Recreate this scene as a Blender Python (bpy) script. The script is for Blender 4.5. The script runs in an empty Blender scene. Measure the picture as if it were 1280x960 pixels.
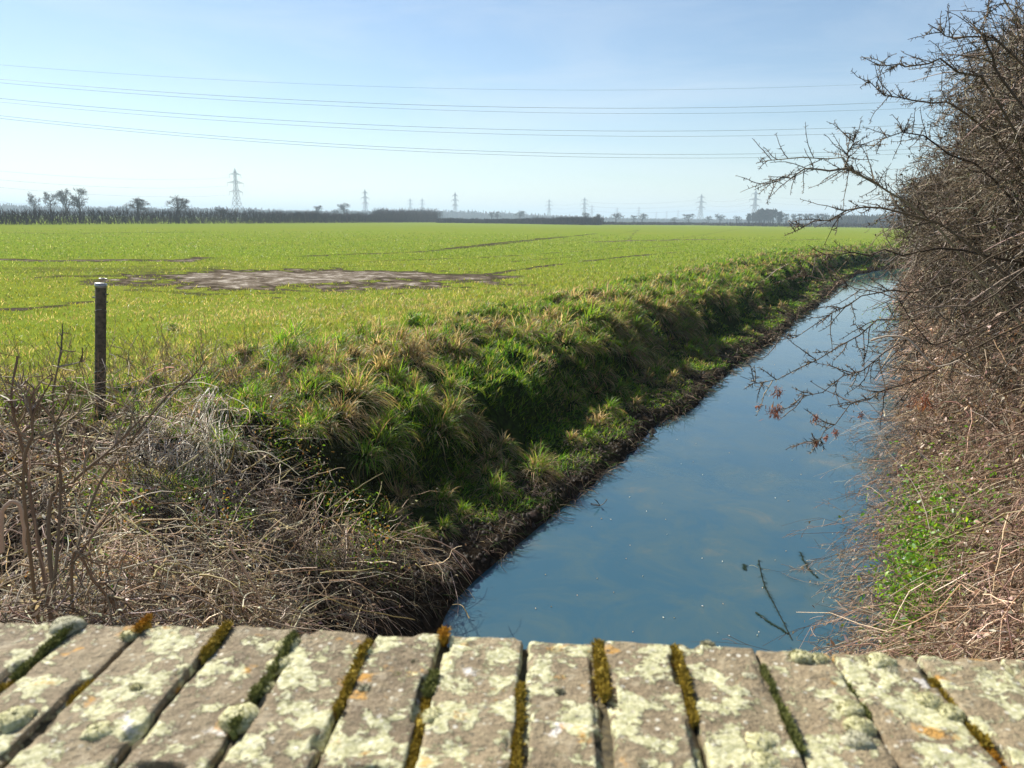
import bpy, math, random
import numpy as np
from mathutils import Matrix, Vector
rng = np.random.default_rng(7)
random.seed(7)
R = math.radians
D = bpy.data
SC = bpy.context.scene
COL = SC.collection
H = 1.85                       # eye height above the field
F = 963.0
PITCH, ROLL = R(12.06), R(0.7)
CAN = R(27.0)                  # bearing of the water channel
SUN_AZ, SUN_EL = R(-42), R(37)
EYE = np.array([0, 0, H])
WATER = -1.15

# ------------------------------------------------------------------ surveying helpers
def ray(px, py):
    x = px - 640; y = 480 - py
    X = x*math.cos(ROLL) - y*math.sin(ROLL); Y = x*math.sin(ROLL) + y*math.cos(ROLL)
    return np.array([X, F*math.cos(PITCH) + Y*math.sin(PITCH), -F*math.sin(PITCH) + Y*math.cos(PITCH)])
def gp(px, py, z=0.0):
    d = ray(px, py); return EYE + d*((z-H)/d[2])
def dp(px, py, dist):          # point at a horizontal distance
    d = ray(px, py); return EYE + d*(dist/math.hypot(d[0], d[1]))
def horizon(px): return 274.3 + 0.0122*(px-640)
def st(x, y): return x*math.sin(CAN) + y*math.cos(CAN), -x*math.cos(CAN) + y*math.sin(CAN)
def xy(s, t): return s*math.sin(CAN) - t*math.cos(CAN), s*math.cos(CAN) + t*math.sin(CAN)

# ------------------------------------------------------------------ noise
_G = rng.random((256, 256))
def vnoise(x, y):
    xi = np.floor(x).astype(int); yi = np.floor(y).astype(int)
    fx = x-xi; fy = y-yi; fx = fx*fx*(3-2*fx); fy = fy*fy*(3-2*fy)
    a = _G[xi & 255, yi & 255]; b = _G[(xi+1) & 255, yi & 255]
    c = _G[xi & 255, (yi+1) & 255]; d = _G[(xi+1) & 255, (yi+1) & 255]
    return (a*(1-fx)+b*fx)*(1-fy) + (c*(1-fx)+d*fx)*fy
def fbm(x, y, o=3):
    v = 0; a = .5; t = 0
    for k in range(o):
        v = v + a*vnoise(x*2**k+17.3*k, y*2**k+5.1*k); t += a; a *= .5
    return v/t
def sm(a, b, x):
    u = np.clip((x-a)/(b-a), 0, 1); return u*u*(3-2*u)

# ------------------------------------------------------------------ terrain
def bend(s):
    e = np.clip(s-45, 0, 30); return .0088*e*e + np.clip(s-75, 0, None)*.0088*60
def tt(s, t): return t + bend(s)
LT = [-1.0, 2.0, 2.85, 3.0, 3.10, 3.5, 4.2, 4.38, 4.62, 5.15, 6.0, 6.8, 8.0]
LZ = [-1.9, -1.7, -1.35, -1.17, -1.04, -.98, -.9, -.58, -.2, -.07, -.03, -.01, 0]
NT = [-1.0, 1.6, 2.25, 2.55, 2.95, 3.6, 4.3, 5.0, 5.8, 7.0, 8.0]
NZ = [-1.9, -1.7, -1.3, -1.1, -.85, -.6, -.38, -.18, -.06, 0, 0]
RT = [-9, -6, -4.5, -3.0, -2.0, -1.3, -.8, -.5, -.3, .2, 1.2, 2.2]
RZ = [0, .2, .38, .42, .3, .02, -.5, -.95, -1.2, -1.45, -1.8, -1.8]
def ground(x, y):
    x = np.asarray(x, float); y = np.asarray(y, float)
    s, t = st(x, y); t = tt(s, t)
    wob = (fbm(s*.55, t*.1+3, 2)-.5)*.5 + (fbm(s*3.1, t*.6+3, 2)-.5)*.16*(1-sm(30,60,s))
    tl = t + wob*sm(6, 9, s)
    near = 1-sm(3.7, 5.9, s + (fbm(t*.8, s*.3)-.5)*1.5)
    zl = np.interp(tl, LT, LZ)*(1-near) + (np.interp(tl, NT, NZ)+.3*(1-sm(2.4, 4.4, s))*sm(2.9, 4.2, tl))*near
    em = (1-sm(1.9, 3.5, s))*sm(1.3, 2.3, t); zl = np.maximum(zl, zl*(1-em)-.08*em)
    zr = np.interp(t + wob*.6, RT, RZ)
    z = np.where(t > 1.2, zl, zr)
    bank = sm(3.0, 3.8, tl)*(1-sm(7.5, 11, tl)) + sm(-.4, -.8, t)*(1-sm(-7, -9, t))
    lump = (fbm(x*2.2, y*2.2, 3)-.5)*.34*(.45+.55*sm(3.6,4.4,tl)) + (fbm(x*6+9, y*6, 2)-.5)*.08
    r = np.hypot(x, y)
    hum = sm(.5, .78, fbm(x*2.9+11, y*2.9+4, 2))*.2*sm(4.6, 5.2, tl)*(1-sm(7.0, 8.2, tl))*(1-near*.6)
    z = z + (bank*lump + hum)*(1-sm(60, 100, r)) + (1-bank)*np.where(t > 3.0, 1, 0)*(fbm(x*1.5, y*1.5)-.5)*.03*(1-sm(30, 60, r))
    z = z + sm(150, 500, r)*(fbm(x*.004, y*.004)-.5)*.4
    return z

MUD = []      # (pts world, half width, strength)
def track(px, w, k=1.0): MUD.append((np.array([gp(*p)[:2] for p in px]), w, k))
track([(-60, 323), (60, 326), (150, 325), (225, 326), (250, 322)], 1.1, .9)
track([(-40, 388), (30, 386), (60, 384), (110, 377)], .35, .7)
track([(90, 345), (200, 345), (300, 348)], .8, .55)
track([(170, 362), (260, 368), (350, 366)], .5, .5)
track([(520, 352), (600, 344), (700, 330), (790, 320), (870, 313)], .36, .7)
track([(380, 320), (520, 315), (600, 308), (670, 300), (745, 292)], .7, .55)
track([(560, 311), (640, 302), (700, 296)], .8, .6)
track([(740, 302.5), (800, 300.5), (860, 299.5), (915, 299)], 1.1, 1.0)
track([(915, 299), (990, 300), (1040, 299)], .9, .6)
track([(360, 330), (480, 326), (600, 322), (740, 313), (850, 307)], .45, .5)
track([(420, 334), (540, 330), (640, 327), (740, 319)], .4, .45)
track([(786, 300), (792, 292), (800, 286)], .25, .45)
track([(-40, 291), (100, 291.5), (250, 290)], 1.5, .5)
track([(820, 303), (900, 290), (930, 285)], .6, .3)
track([(700, 303), (770, 293), (800, 287)], .5, .3)
def seg(P, a, b):
    ab = b-a; u = np.clip(((P-a)@ab)/(ab@ab), 0, 1)
    return np.hypot(*(P-(a+u[:, None]*ab)).T), u
def mudmask(x, y):
    P = np.stack([x, y], -1); m = np.zeros(len(P))
    n = (fbm(x*.9, y*.9, 3)-.5); n2 = (fbm(x*3.1, y*3.1, 3)-.5)
    for pts, w, k in MUD:
        w = w*.62
        for a, b in zip(pts[:-1], pts[1:]):
            d, u = seg(P, a, b)
            m = np.maximum(m, k*(1-sm(w*.3, w*1.5, d + (n*2.2+n2*1.6)*w)))
    c = gp(375, 348)[:2]; q = (P-c)
    e = np.sqrt((q[:, 0]/6.4)**2 + (q[:, 1]/5.0)**2) + n*1.0+n2*.9
    m = np.maximum(m, 1-sm(.45, 1.05, e))
    c = gp(520, 345)[:2]; q = (P-c)
    e = np.sqrt((q[:, 0]/3.6)**2 + (q[:, 1]/2.2)**2) + n*.8+n2*.4
    m = np.maximum(m, .85*(1-sm(.5, 1.05, e)))
    c = gp(170, 338)[:2]; q = (P-c)
    e = np.sqrt((q[:, 0]/6.0)**2 + (q[:, 1]/3.6)**2) + n*1.1+n2*.6
    m = np.maximum(m, .36*(1-sm(.4, 1.05, e)))
    return m

# ------------------------------------------------------------------ node materials
def new_mat(name):
    m = D.materials.new(name); m.use_nodes = True; nt = m.node_tree; nt.nodes.clear()
    return m, nt
class N:
    def __init__(s, nt): s.nt = nt
    def __call__(s, typ, _in=None, **kw):
        n = s.nt.nodes.new(typ)
        for k, v in kw.items(): setattr(n, k, v)
        for k, v in (_in or {}).items():
            i = n.inputs[k]
            if isinstance(v, bpy.types.NodeSocket): s.nt.links.new(v, i)
            else: i.default_value = v
        return n
def ramp(n, fac, stops, interp='LINEAR'):
    r = n('ShaderNodeValToRGB', {'Fac': fac}); cr = r.color_ramp; cr.interpolation = interp
    while len(cr.elements) < len(stops): cr.elements.new(.5)
    for e, (p, c) in zip(cr.elements, stops):
        e.position = p; e.color = (*c, 1) if len(c) == 3 else c
    return r.outputs['Color']
def mix(n, f, a, b, mode='MIX'):
    m = n('ShaderNodeMix', data_type='RGBA', blend_type=mode)
    for i, v in ((0, f), (6, a), (7, b)):
        if isinstance(v, bpy.types.NodeSocket): n.nt.links.new(v, m.inputs[i])
        else: m.inputs[i].default_value = v if i == 0 else ((*v, 1) if len(v) == 3 else v)
    return m.outputs[2]
def noise(n, scale, detail=3, vec=None, rough=.55, dist=0):
    return n('ShaderNodeTexNoise', {'Scale': scale, 'Detail': detail, 'Roughness': rough, 'Distortion': dist, **({'Vector': vec} if vec else {})})
def plant_mat(name, rough=.5, trans=.5, gloss=.25):
    m, nt = new_mat(name); n = N(nt)
    a = n('ShaderNodeAttribute', attribute_name='Col').outputs['Color']
    p = n('ShaderNodeBsdfPrincipled', {'Base Color': a, 'Roughness': rough, 'Specular IOR Level': gloss})
    o = p.outputs[0]
    if trans:
        t = n('ShaderNodeBsdfTranslucent', {'Color': mix(n, 1.0, a, (1.42, 1.3, .85, 1), 'MULTIPLY')})
        o = n('ShaderNodeMixShader', {0: trans, 1: o, 2: t.outputs[0]}).outputs[0]
    n('ShaderNodeOutputMaterial', {'Surface': o})
    return m
def simple_mat(name, c1, c2, scale=20, rough=.8, bump=.3, metal=0):
    bd = min(.02, .35/scale)
    m, nt = new_mat(name); n = N(nt)
    pos = n('ShaderNodeTexCoord').outputs['Object']
    nz = noise(n, scale, 5, pos)
    c = ramp(n, nz.outputs['Fac'], [(.3, c1), (.7, c2)])
    b = n('ShaderNodeBump', {'Strength': bump, 'Distance': bd, 'Height': nz.outputs['Fac']})
    p = n('ShaderNodeBsdfPrincipled', {'Base Color': c, 'Roughness': rough, 'Metallic': metal, 'Normal': b.outputs[0]})
    n('ShaderNodeOutputMaterial', {'Surface': p.outputs[0]})
    return m
M = {}
M['grass'] = plant_mat('grass_blades', .45, .55, .3)
M['dead'] = plant_mat('dry_stems', .6, .2, .15)
M['tuft'] = plant_mat('coarse_bank_grass', .5, .5, .25)
M['leaf'] = plant_mat('small_leaves', .4, .45, .4)
M['bark'] = plant_mat('thorny_bark', .6, 0, .16)
M['far'] = plant_mat('far_bark', .9, 0, .1)
M['steel'] = simple_mat('galvanised_steel', (.2, .2, .2), (.3, .3, .3), 3, .6, 0)
M['wire'] = simple_mat('aluminium_wire', (.18, .18, .19), (.25, .25, .25), 3, .6, 0)
M['post'] = simple_mat('weathered_wood', (.045, .035, .022), (.17, .13, .085), 30, .85, .6)
M['rust'] = simple_mat('old_metal', (.25, .22, .2), (.5, .48, .45), 60, .4, .2, .7)
M['wood_pale'] = simple_mat('pale_bleached_stem', (.42, .36, .28), (.62, .56, .46), 40, .6, .4)

# ------------------------------------------------------------------ mesh builders
def build_mesh(name, V, Q, C=None, smooth=False, mat=None):
    me = D.meshes.new(name)
    V = np.ascontiguousarray(V, np.float32); Q = np.ascontiguousarray(Q, np.int32)
    me.vertices.add(len(V)); me.vertices.foreach_set('co', V.ravel())
    k = Q.shape[1]
    me.loops.add(Q.size); me.loops.foreach_set('vertex_index', Q.ravel())
    me.polygons.add(len(Q)); me.polygons.foreach_set('loop_start', np.arange(0, Q.size, k, dtype=np.int32))
    me.polygons.foreach_set('loop_total', np.full(len(Q), k, np.int32))
    if smooth: me.polygons.foreach_set('use_smooth', np.ones(len(Q), bool))
    me.update(calc_edges=True)
    if C is not None:
        at = me.color_attributes.new('Col', 'FLOAT_COLOR', 'POINT')
        C4 = np.ones((len(V), 4), np.float32); C4[:, :3] = C
        at.data.foreach_set('color', C4.ravel())
    if mat: me.materials.append(mat)
    return me
def tag(o, label=None, cat=None, group=None, kind=None):
    if label: o['label'] = label
    if cat: o['category'] = cat
    if group: o['group'] = group
    if kind: o['kind'] = kind
    return o
def obj(name, me, parent=None, loc=None):
    o = D.objects.new(name, me); COL.objects.link(o)
    if parent: o.parent = parent
    if loc is not None: o.location = loc
    return o
def empty(name, loc):
    o = D.objects.new(name, None); COL.objects.link(o); o.location = loc; o.empty_display_size = .2
    return o
def unit(v): return v/np.maximum(np.linalg.norm(v, axis=-1, keepdims=True), 1e-9)
class Acc:                      # collects quads
    def __init__(s): s.V = []; s.Q = []; s.C = []; s.n = 0
    def add(s, V, Q, C):
        s.V.append(V); s.Q.append(Q+s.n); s.C.append(np.broadcast_to(C, (len(V), 3))); s.n += len(V)
    def ribbons(s, P, W, C, side=None, wid=None):
        # P (N,K,3) W (N,) C (N,K,3) or (N,3)
        Nn, K, _ = P.shape
        if side is None:
            a = rng.random(Nn)*2*math.pi; side = np.stack([np.cos(a), np.sin(a), np.zeros(Nn)], -1)
        prof = wid if wid is not None else np.array([.8, 1.0, .75, .12] if K == 4 else np.interp(np.linspace(0, 1, K), [0, .4, 1], [.8, 1, .12]))
        off = side[:, None, :]*(W[:, None]*prof[None, :])[..., None]*.5
        V = np.stack([P-off, P+off], 2).reshape(-1, 3)
        i = (np.arange(Nn)[:, None]*K + np.arange(K-1)[None, :])*2
        Q = np.stack([i, i+1, i+3, i+2], -1).reshape(-1, 4)
        if C.ndim == 2: C = np.repeat(C[:, None, :], K, 1)
        s.add(V, Q, np.repeat(C[:, :, None, :], 2, 2).reshape(-1, 3))
    def tubes(s, P, r, C, m=3):
        Nn, K, _ = P.shape
        if r.ndim == 1: r = np.repeat(r[:, None], K, 1)
        T = unit(np.gradient(P, axis=1)); ref = unit(rng.normal(size=(Nn, 1, 3)))
        A = unit(np.cross(T, ref)); B = np.cross(T, A)
        an = np.arange(m)*2*math.pi/m
        V = P[:, :, None, :] + r[:, :, None, None]*(np.cos(an)[:, None]*A[:, :, None, :] + np.sin(an)[:, None]*B[:, :, None, :])
        V = V.reshape(-1, 3)
        b = (np.arange(Nn)[:, None, None]*K + np.arange(K-1)[None, :, None])*m
        j = np.arange(m)[None, None, :]; j2 = (j+1) % m
        Q = np.stack([b+j, b+j2, b+m+j2, b+m+j], -1).reshape(-1, 4)
        if C.ndim == 2: C = np.repeat(C[:, None, :], K, 1)
        s.add(V, Q, np.repeat(C[:, :, None, :], m, 2).reshape(-1, 3))
    def mesh(s, name, mat, smooth=False):
        return build_mesh(name, np.concatenate(s.V), np.concatenate(s.Q), np.concatenate(s.C), smooth, mat)
def walk(P0, D0, L, K, wander, trop=(0, 0, 0), clampg=None):
    Nn = len(P0); P = np.zeros((Nn, K, 3)); P[:, 0] = P0; d = unit(D0); stp = (L/(K-1))[:, None]
    trop = np.asarray(trop, float)
    for k in range(1, K):
        d = unit(d + rng.normal(size=(Nn, 3))*wander + trop)
        P[:, k] = P[:, k-1] + d*stp
    if clampg is not None:
        g = ground(P[..., 0].ravel(), P[..., 1].ravel()).reshape(Nn, K) + clampg
        P[..., 2] = np.maximum(P[..., 2], g)
    return P
def colvar(Nn, cols, w=None, var=.15):
    cols = np.array(cols, float); i = rng.choice(len(cols), Nn, p=w)
    return np.clip(cols[i]*(1+rng.normal(size=(Nn, 1))*var)*(1+rng.normal(size=(Nn, 3))*var*.3), .005, .95)
def kids(P, r, n, lo, hi, ang, tmin=.15):
    """n children on each polyline: start points, directions, parent radius, u"""
    Nn, K, _ = P.shape
    i = np.repeat(np.arange(Nn), n); u = tmin + (1-tmin)*rng.random(len(i))
    f = u*(K-1); k = np.minimum(f.astype(int), K-2); w = (f-k)[:, None]
    S = P[i, k]*(1-w) + P[i, k+1]*w; T = unit(P[i, k+1]-P[i, k])
    a = unit(np.cross(T, rng.normal(size=T.shape))); th = R(ang)*(.6+.8*rng.random((len(i), 1)))
    d = T*np.cos(th) + a*np.sin(th)
    L = lo + (hi-lo)*rng.random(len(i)); L = L*(1.15-.6*u)
    rr = (r if r.ndim == 1 else r[:, 0])[i]
    return S, d, L, rr

# ------------------------------------------------------------------ ground sheet
def build_ground():
    a1 = np.concatenate([np.arange(-180, -50, 4.), np.arange(-50, -40, .5), np.arange(-40, 42, .16), np.arange(42, 55, .5), np.arange(55, 180.1, 4.)])
    a = R(1)*a1; r = np.concatenate([[0.02], np.exp(np.linspace(math.log(.8), math.log(7000), 620))])
    X = r[:, None]*np.sin(a)[None]; Y = r[:, None]*np.cos(a)[None]
    sh = X.shape; x = X.ravel(); y = Y.ravel()
    z = ground(x, y)
    s, t = st(x, y); t2 = tt(s, t)
    mud = np.zeros(len(x)); ok = (np.hypot(x, y) < 400) & (y > 2)
    mud[ok] = mudmask(x[ok], y[ok])
    n = fbm(x*1.3, y*1.3, 3)
    n_ = fbm(s*.9+5, t2*.9, 3); soil = np.clip(1-sm(3.2, 3.65, t2+(n_-.5)*1.6+(n-.5)*.3), 0, 1)*(t2 > 1.2) + (t2 <= 1.2)*sm(-8, -5, -(-t2))*1.0
    soil = np.where(t2 <= 1.2, sm(-8.5, -6, t2), soil)
    soil = np.maximum(soil, (1-sm(4, 6.5, s+(n-.5)*2))*(t2 > 1.2)*(1-sm(6, 7.5, t2)))
    z = z - mud*(fbm(x*2.5+40, y*2.5, 3)-.3)*.05
    Nr, Na = sh
    i = (np.arange(Nr-1)[:, None]*Na + np.arange(Na-1)[None]).ravel()
    Q = np.stack([i, i+1, i+Na+1, i+Na], -1)[:, ::-1]
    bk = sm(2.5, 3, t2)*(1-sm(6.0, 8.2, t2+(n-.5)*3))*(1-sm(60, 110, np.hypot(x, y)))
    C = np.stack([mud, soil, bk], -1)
    m, nt = new_mat('field_ground'); nn = N(nt)
    col = nn('ShaderNodeAttribute', attribute_name='Col').outputs['Color']
    sp = nn('ShaderNodeSeparateColor', {0: col})
    pos = nn('ShaderNodeNewGeometry').outputs['Position']
    n1 = noise(nn, .12, 5, pos); n2 = noise(nn, 1.6, 5, pos); n3 = noise(nn, 14, 4, pos); n4 = noise(nn, .015, 4, pos)
    green = ramp(nn, n2.outputs[0], [(.25, (.125, .175, .024)), (.75, (.21, .26, .034))])
    olive = ramp(nn, n3.outputs[0], [(.3, (.15, .17, .025)), (.7, (.27, .27, .05))])
    g1 = mix(nn, ramp(nn, n1.outputs[0], [(.42, (0, 0, 0)), (.62, (.55,)*3)]), green, olive)
    g1 = mix(nn, ramp(nn, n4.outputs[0], [(.4, (0, 0, 0)), (.6, (.3,)*3)]), g1, (.17, .24, .03))
    dirt = ramp(nn, n3.outputs[0], [(.3, (.014, .010, .007)), (.7, (.055, .04, .026))])
    mudtone0 = noise(nn, 1.8, 9, pos, .78); mudtone = nn('ShaderNodeMath', {0: mudtone0.outputs[0], 1: nn('ShaderNodeMapRange', {'Value': sp.outputs[0], 'From Min': .5, 'From Max': 1., 'To Min': -.2, 'To Max': .06}).outputs[0]}, operation='ADD')
    mudc = ramp(nn, mudtone.outputs[0], [(.32, (.045, .035, .026)), (.46, (.10, .078, .055)), (.56, (.18, .147, .11)), (.68, (.46, .41, .34))])  # pale end: sun sheen on the dried mud, put into the colour
    mm = nn('ShaderNodeMath', {0: sp.outputs[0], 1: nn('ShaderNodeMath', {0: n3.outputs[0], 1: .5}, operation='SUBTRACT').outputs[0]}, operation='ADD').outputs[0]
    mf = ramp(nn, mm, [(.15, (0, 0, 0)), (.6, (1, 1, 1))])
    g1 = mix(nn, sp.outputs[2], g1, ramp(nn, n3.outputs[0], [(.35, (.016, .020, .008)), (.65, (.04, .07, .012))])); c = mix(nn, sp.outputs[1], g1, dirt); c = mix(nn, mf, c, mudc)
    rgh = mix(nn, mf, (.9,)*3, (.7,)*3)
    hgt = mix(nn, .5, n3.outputs[0], mudtone.outputs[0])
    b = nn('ShaderNodeBump', {'Strength': .9, 'Distance': .07, 'Height': hgt})
    p = nn('ShaderNodeBsdfPrincipled', {'Base Color': c, 'Roughness': rgh, 'Normal': b.outputs[0], 'Specular IOR Level': 0.0})
    nn('ShaderNodeOutputMaterial', {'Surface': p.outputs[0]})
    me = build_mesh('ground', np.stack([x, y, z], -1), Q, C, True, m)
    tag(obj('ground', me), 'green young crop field with bare muddy patches and wheel tracks, cut by the channel banks', 'field', kind='structure')
build_ground()

# ------------------------------------------------------------------ water
def build_water():
    s = np.concatenate([np.arange(-12, 60, .5), np.arange(60, 400, 3.)]); t = np.linspace(-1.2, 4.4, 12)
    Sg, Tg = np.meshgrid(s, t, indexing='ij'); Tb = Tg - bend(Sg)
    x, y = xy(Sg.ravel(), Tb.ravel()); z = np.full(len(x), WATER)
    i = (np.arange(len(s)-1)[:, None]*len(t) + np.arange(len(t)-1)[None]).ravel()
    Q = np.stack([i, i+1, i+len(t)+1, i+len(t)], -1)
    m, nt = new_mat('channel_water'); n = N(nt)
    pos = n('ShaderNodeNewGeometry').outputs['Position']
    mp = n('ShaderNodeMapping', {'Vector': pos, 'Rotation': (0, 0, -CAN), 'Scale': (1.0, .45, 1)})
    mp2 = n('ShaderNodeMapping', {'Vector': pos, 'Rotation': (0, 0, CAN), 'Scale': (1.0, 1, 1)})
    rip = noise(n, 22, 3, mp2.outputs[0], .5, .4); big = noise(n, 5, 2, mp.outputs[0])
    alg = noise(n, 1.3, 6, mp2.outputs[0], .7, .6)
    base = ramp(n, alg.outputs[0], [(.42, (.032, .086, .118)), (.60, (.052, .098, .11)), (.76, (.11, .12, .10))])
    b1 = n('ShaderNodeBump', {'Strength': .07, 'Distance': .01, 'Height': rip.outputs[0]})
    b2 = n('ShaderNodeBump', {'Strength': .08, 'Distance': .03, 'Height': big.outputs[0], 'Normal': b1.outputs[0]})
    p = n('ShaderNodeBsdfPrincipled', {'Base Color': base, 'Roughness': .03, 'IOR': 1.45, 'Specular IOR Level': .6, 'Normal': b2.outputs[0]})
    n('ShaderNodeOutputMaterial', {'Surface': p.outputs[0]})
    me = build_mesh('water', np.stack([x, y, z], -1), Q, None, True, m)
    tag(obj('water', me), 'still blue water of the straight drainage channel reflecting the sky', 'water', kind='structure')
build_water()

# ------------------------------------------------------------------ grass
GREENS = [(.18, .215, .03), (.25, .26, .04), (.12, .165, .024), (.32, .31, .08), (.42, .37, .2)]
def in_view(x, y, lo=-44, hi=44):
    a = np.degrees(np.arctan2(x, y)); return (a > lo) & (a < hi)
def field_grass(Nn=260000):
    a = R(1)*(-42+82*rng.random(Nn)); r = np.exp(math.log(4.5) + (math.log(130)-math.log(4.5))*rng.random(Nn)**.92)
    x = r*np.sin(a); y = r*np.cos(a); s, t = st(x, y); t = tt(s, t)
    keep = (t > 5.2+rng.random(Nn)*.8) & (rng.random(Nn) > sm(30, 125, r))
    x, y, r, s, t = x[keep], y[keep], r[keep], s[keep], t[keep]
    md = mudmask(x, y); pt = fbm(x*.7, y*.7, 3)
    keep = (rng.random(len(x)) > sm(.12, .62, md)) & ~((s < 6) & (t < 6.5))
    x, y, r, t, pt = x[keep], y[keep], r[keep], t[keep], pt[keep]; n = len(x)
    edge = 1-sm(7, 13, t)
    fine = fbm(x*3, y*3, 2)
    L = .8*(.035+.05*fine+.05*rng.random(n)*sm(.5, .62, fine) + edge*.05)*(1+r/90)
    z = ground(x, y)
    b = rng.normal(size=(n, 2))*.45
    k = np.array([0, .35, .7, 1.0])
    P = np.zeros((n, 4, 3))
    P[..., 0] = x[:, None]+b[:, :1]*L[:, None]*k**1.6; P[..., 1] = y[:, None]+b[:, 1:]*L[:, None]*k**1.6
    P[..., 2] = z[:, None]+L[:, None]*(k-.25*k*k)
    W = .0055*(r/7)**.9*(.7+.6*rng.random(n))
    dryp = np.clip(.08+.95*sm(.34, .56, pt)*(.12+.88*(1-sm(11, 24, r)))*1.0+.15*edge, 0, .85)
    C = colvar(n, GREENS[:3], var=.13); Cd = colvar(n, [(.36, .31, .12), (.42, .37, .19), (.28, .22, .12)], var=.2)
    C = np.where((rng.random(n) < dryp)[:, None], Cd, C)
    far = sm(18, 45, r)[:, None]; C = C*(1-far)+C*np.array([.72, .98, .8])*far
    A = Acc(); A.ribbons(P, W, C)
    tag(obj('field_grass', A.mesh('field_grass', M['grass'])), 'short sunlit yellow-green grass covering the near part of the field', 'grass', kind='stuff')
field_grass()

def bank_grass(Nn=170000):
    s = np.exp(math.log(3.0)+(math.log(75)-math.log(3))*rng.random(Nn)); t = 3.15+4.6*rng.random(Nn)
    nn = fbm(s*1.1, t*1.4, 3)
    keep = (nn > .38-.08*(t > 5)) & (t+(fbm(s*.9+5, t*.9, 3)-.5)*1.6 > 3.35) & ~((s < 4.8) & (t < 6.5) & (nn < .6))
    s, t, nn = s[keep], t[keep], nn[keep]
    x, y = xy(s, t-bend(s)); r = np.hypot(x, y); k2 = in_view(x, y); s, t, x, y, r, nn = s[k2], t[k2], x[k2], y[k2], r[k2], nn[k2]
    n = len(x); z = ground(x, y); ok = z > WATER+.04
    s, t, x, y, r, nn, z = s[ok], t[ok], x[ok], y[ok], r[ok], nn[ok], z[ok]; n = len(x)
    L = (.05+.08*rng.random(n))*(1+r/70)*(.5+nn)*np.where(t < 4.3, .6, 1)
    d = np.stack([rng.normal(size=n)*.4+.35*math.cos(CAN), rng.normal(size=n)*.4-.35*math.sin(CAN), np.ones(n)], -1)
    P = walk(np.stack([x, y, z], -1), d, L, 4, .12, (0, 0, -.22), .004)
    W = .0075*(r/7)**.85*(.7+.6*rng.random(n))
    lush = (t < 4.6)
    C = colvar(n, [(.06, .18, .014), (.13, .24, .02), (.22, .31, .03)], var=.2)
    pt = fbm(s*.8+50, t*1.1, 3); dry = np.clip(.08+1.0*sm(.53, .68, pt), 0, .8)*np.where(lush, .45, 1)
    Cd = colvar(n, [(.36, .3, .15), (.42, .34, .2), (.25, .19, .1)], var=.2)
    C = np.where((rng.random(n) < dry)[:, None], Cd, C)
    A = Acc(); A.ribbons(P, W, C)
    tag(obj('bank_grass', A.mesh('bank_grass', M['tuft'])), 'rough green grass growing down the shaded far bank of the channel', 'grass', kind='stuff')
bank_grass()

def tussock_arrays(A, c, rad, hgt, nb, green, wsc, drape=1.0):
    """one tussock: blades rising from a mound and hanging over its sides"""
    a = rng.random(nb)*2*math.pi; q = np.sqrt(rng.random(nb))
    p0 = np.stack([c[0]+rad*.9*q*np.cos(a), c[1]+rad*.9*q*np.sin(a), np.full(nb, c[2])+hgt*.75*(1-q*q)], -1)
    el = np.where(q < .6, 1.2, .5)+rng.random(nb)*.4
    ho = np.stack([np.cos(a)*np.cos(el), np.sin(a)*np.cos(el), np.sin(el)], -1) + rng.normal(size=(nb, 3))*.12
    down = np.array([math.cos(CAN), -math.sin(CAN), -.3])*.5*drape
    L = (hgt*.6+rad*.55)*(.5+.8*rng.random(nb))
    P = walk(p0, ho+down*(q[:, None]), L, 5, .10, (0, 0, -.38), .006)
    W = .0078*wsc*(.6+.8*rng.random(nb))
    cg = colvar(nb, [(.15, .28, .025), (.25, .35, .035), (.09, .21, .02)], var=.18)
    cd = colvar(nb, [(.46, .35, .19), (.58, .47, .30), (.34, .24, .12), (.22, .16, .08)], var=.18)
    isg = rng.random(nb) < np.clip(green*(1.25-q*.9), 0, 1)
    C = np.where(isg[:, None], cg*random.uniform(.7, 1.3), cd*random.uniform(.6, 1.2))
    C = np.repeat(C[:, None, :], 5, 1)
    A.ribbons(P, W, C)
TUSS = []
def scatter_tussocks():
    A = Acc(); k = 0
    while k < 1500:
        s = math.exp(math.log(4.2)+(math.log((18 if k < 900 else 80)/4.2))*random.random()); t = random.choice([random.uniform(4.3, 5.6), random.uniform(4.9, 6.5), random.uniform(3.5, 7.0)])
        if s < 5.2 and t < 5.8: continue
        x, y = xy(s, t-float(bend(s)))
        if fbm(np.array([s*.6]), np.array([t*.6]), 2)[0] < .36: k += .2; continue
        r = math.hypot(x, y)
        if abs(math.degrees(math.atan2(x, y))) > 42: k += .2; continue
        if r < 14 and any((x-p[0])**2+(y-p[1])**2 < .07 for p in TUSS): k += .1; continue
        z = float(ground(x, y)); sc = random.uniform(.55, 1.35)
        if t > 7: sc *= .5
        if t < 4.3: sc *= .7
        gr = random.choice([.15, .4, .65, .8, .9, .98]); TUSS.append((x, y))
        tussock_arrays(A, (x, y, z), .16*sc, .2*sc, int(min(210, 2000/r))+30, gr, max(1, (r/7)**.8))
        k += 1
    tag(obj('tussock_grass', A.mesh('tussock_grass', M['tuft'])), 'mixed green and straw-coloured tussocky grass along the top and face of the far bank', 'grass', kind='stuff')
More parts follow.
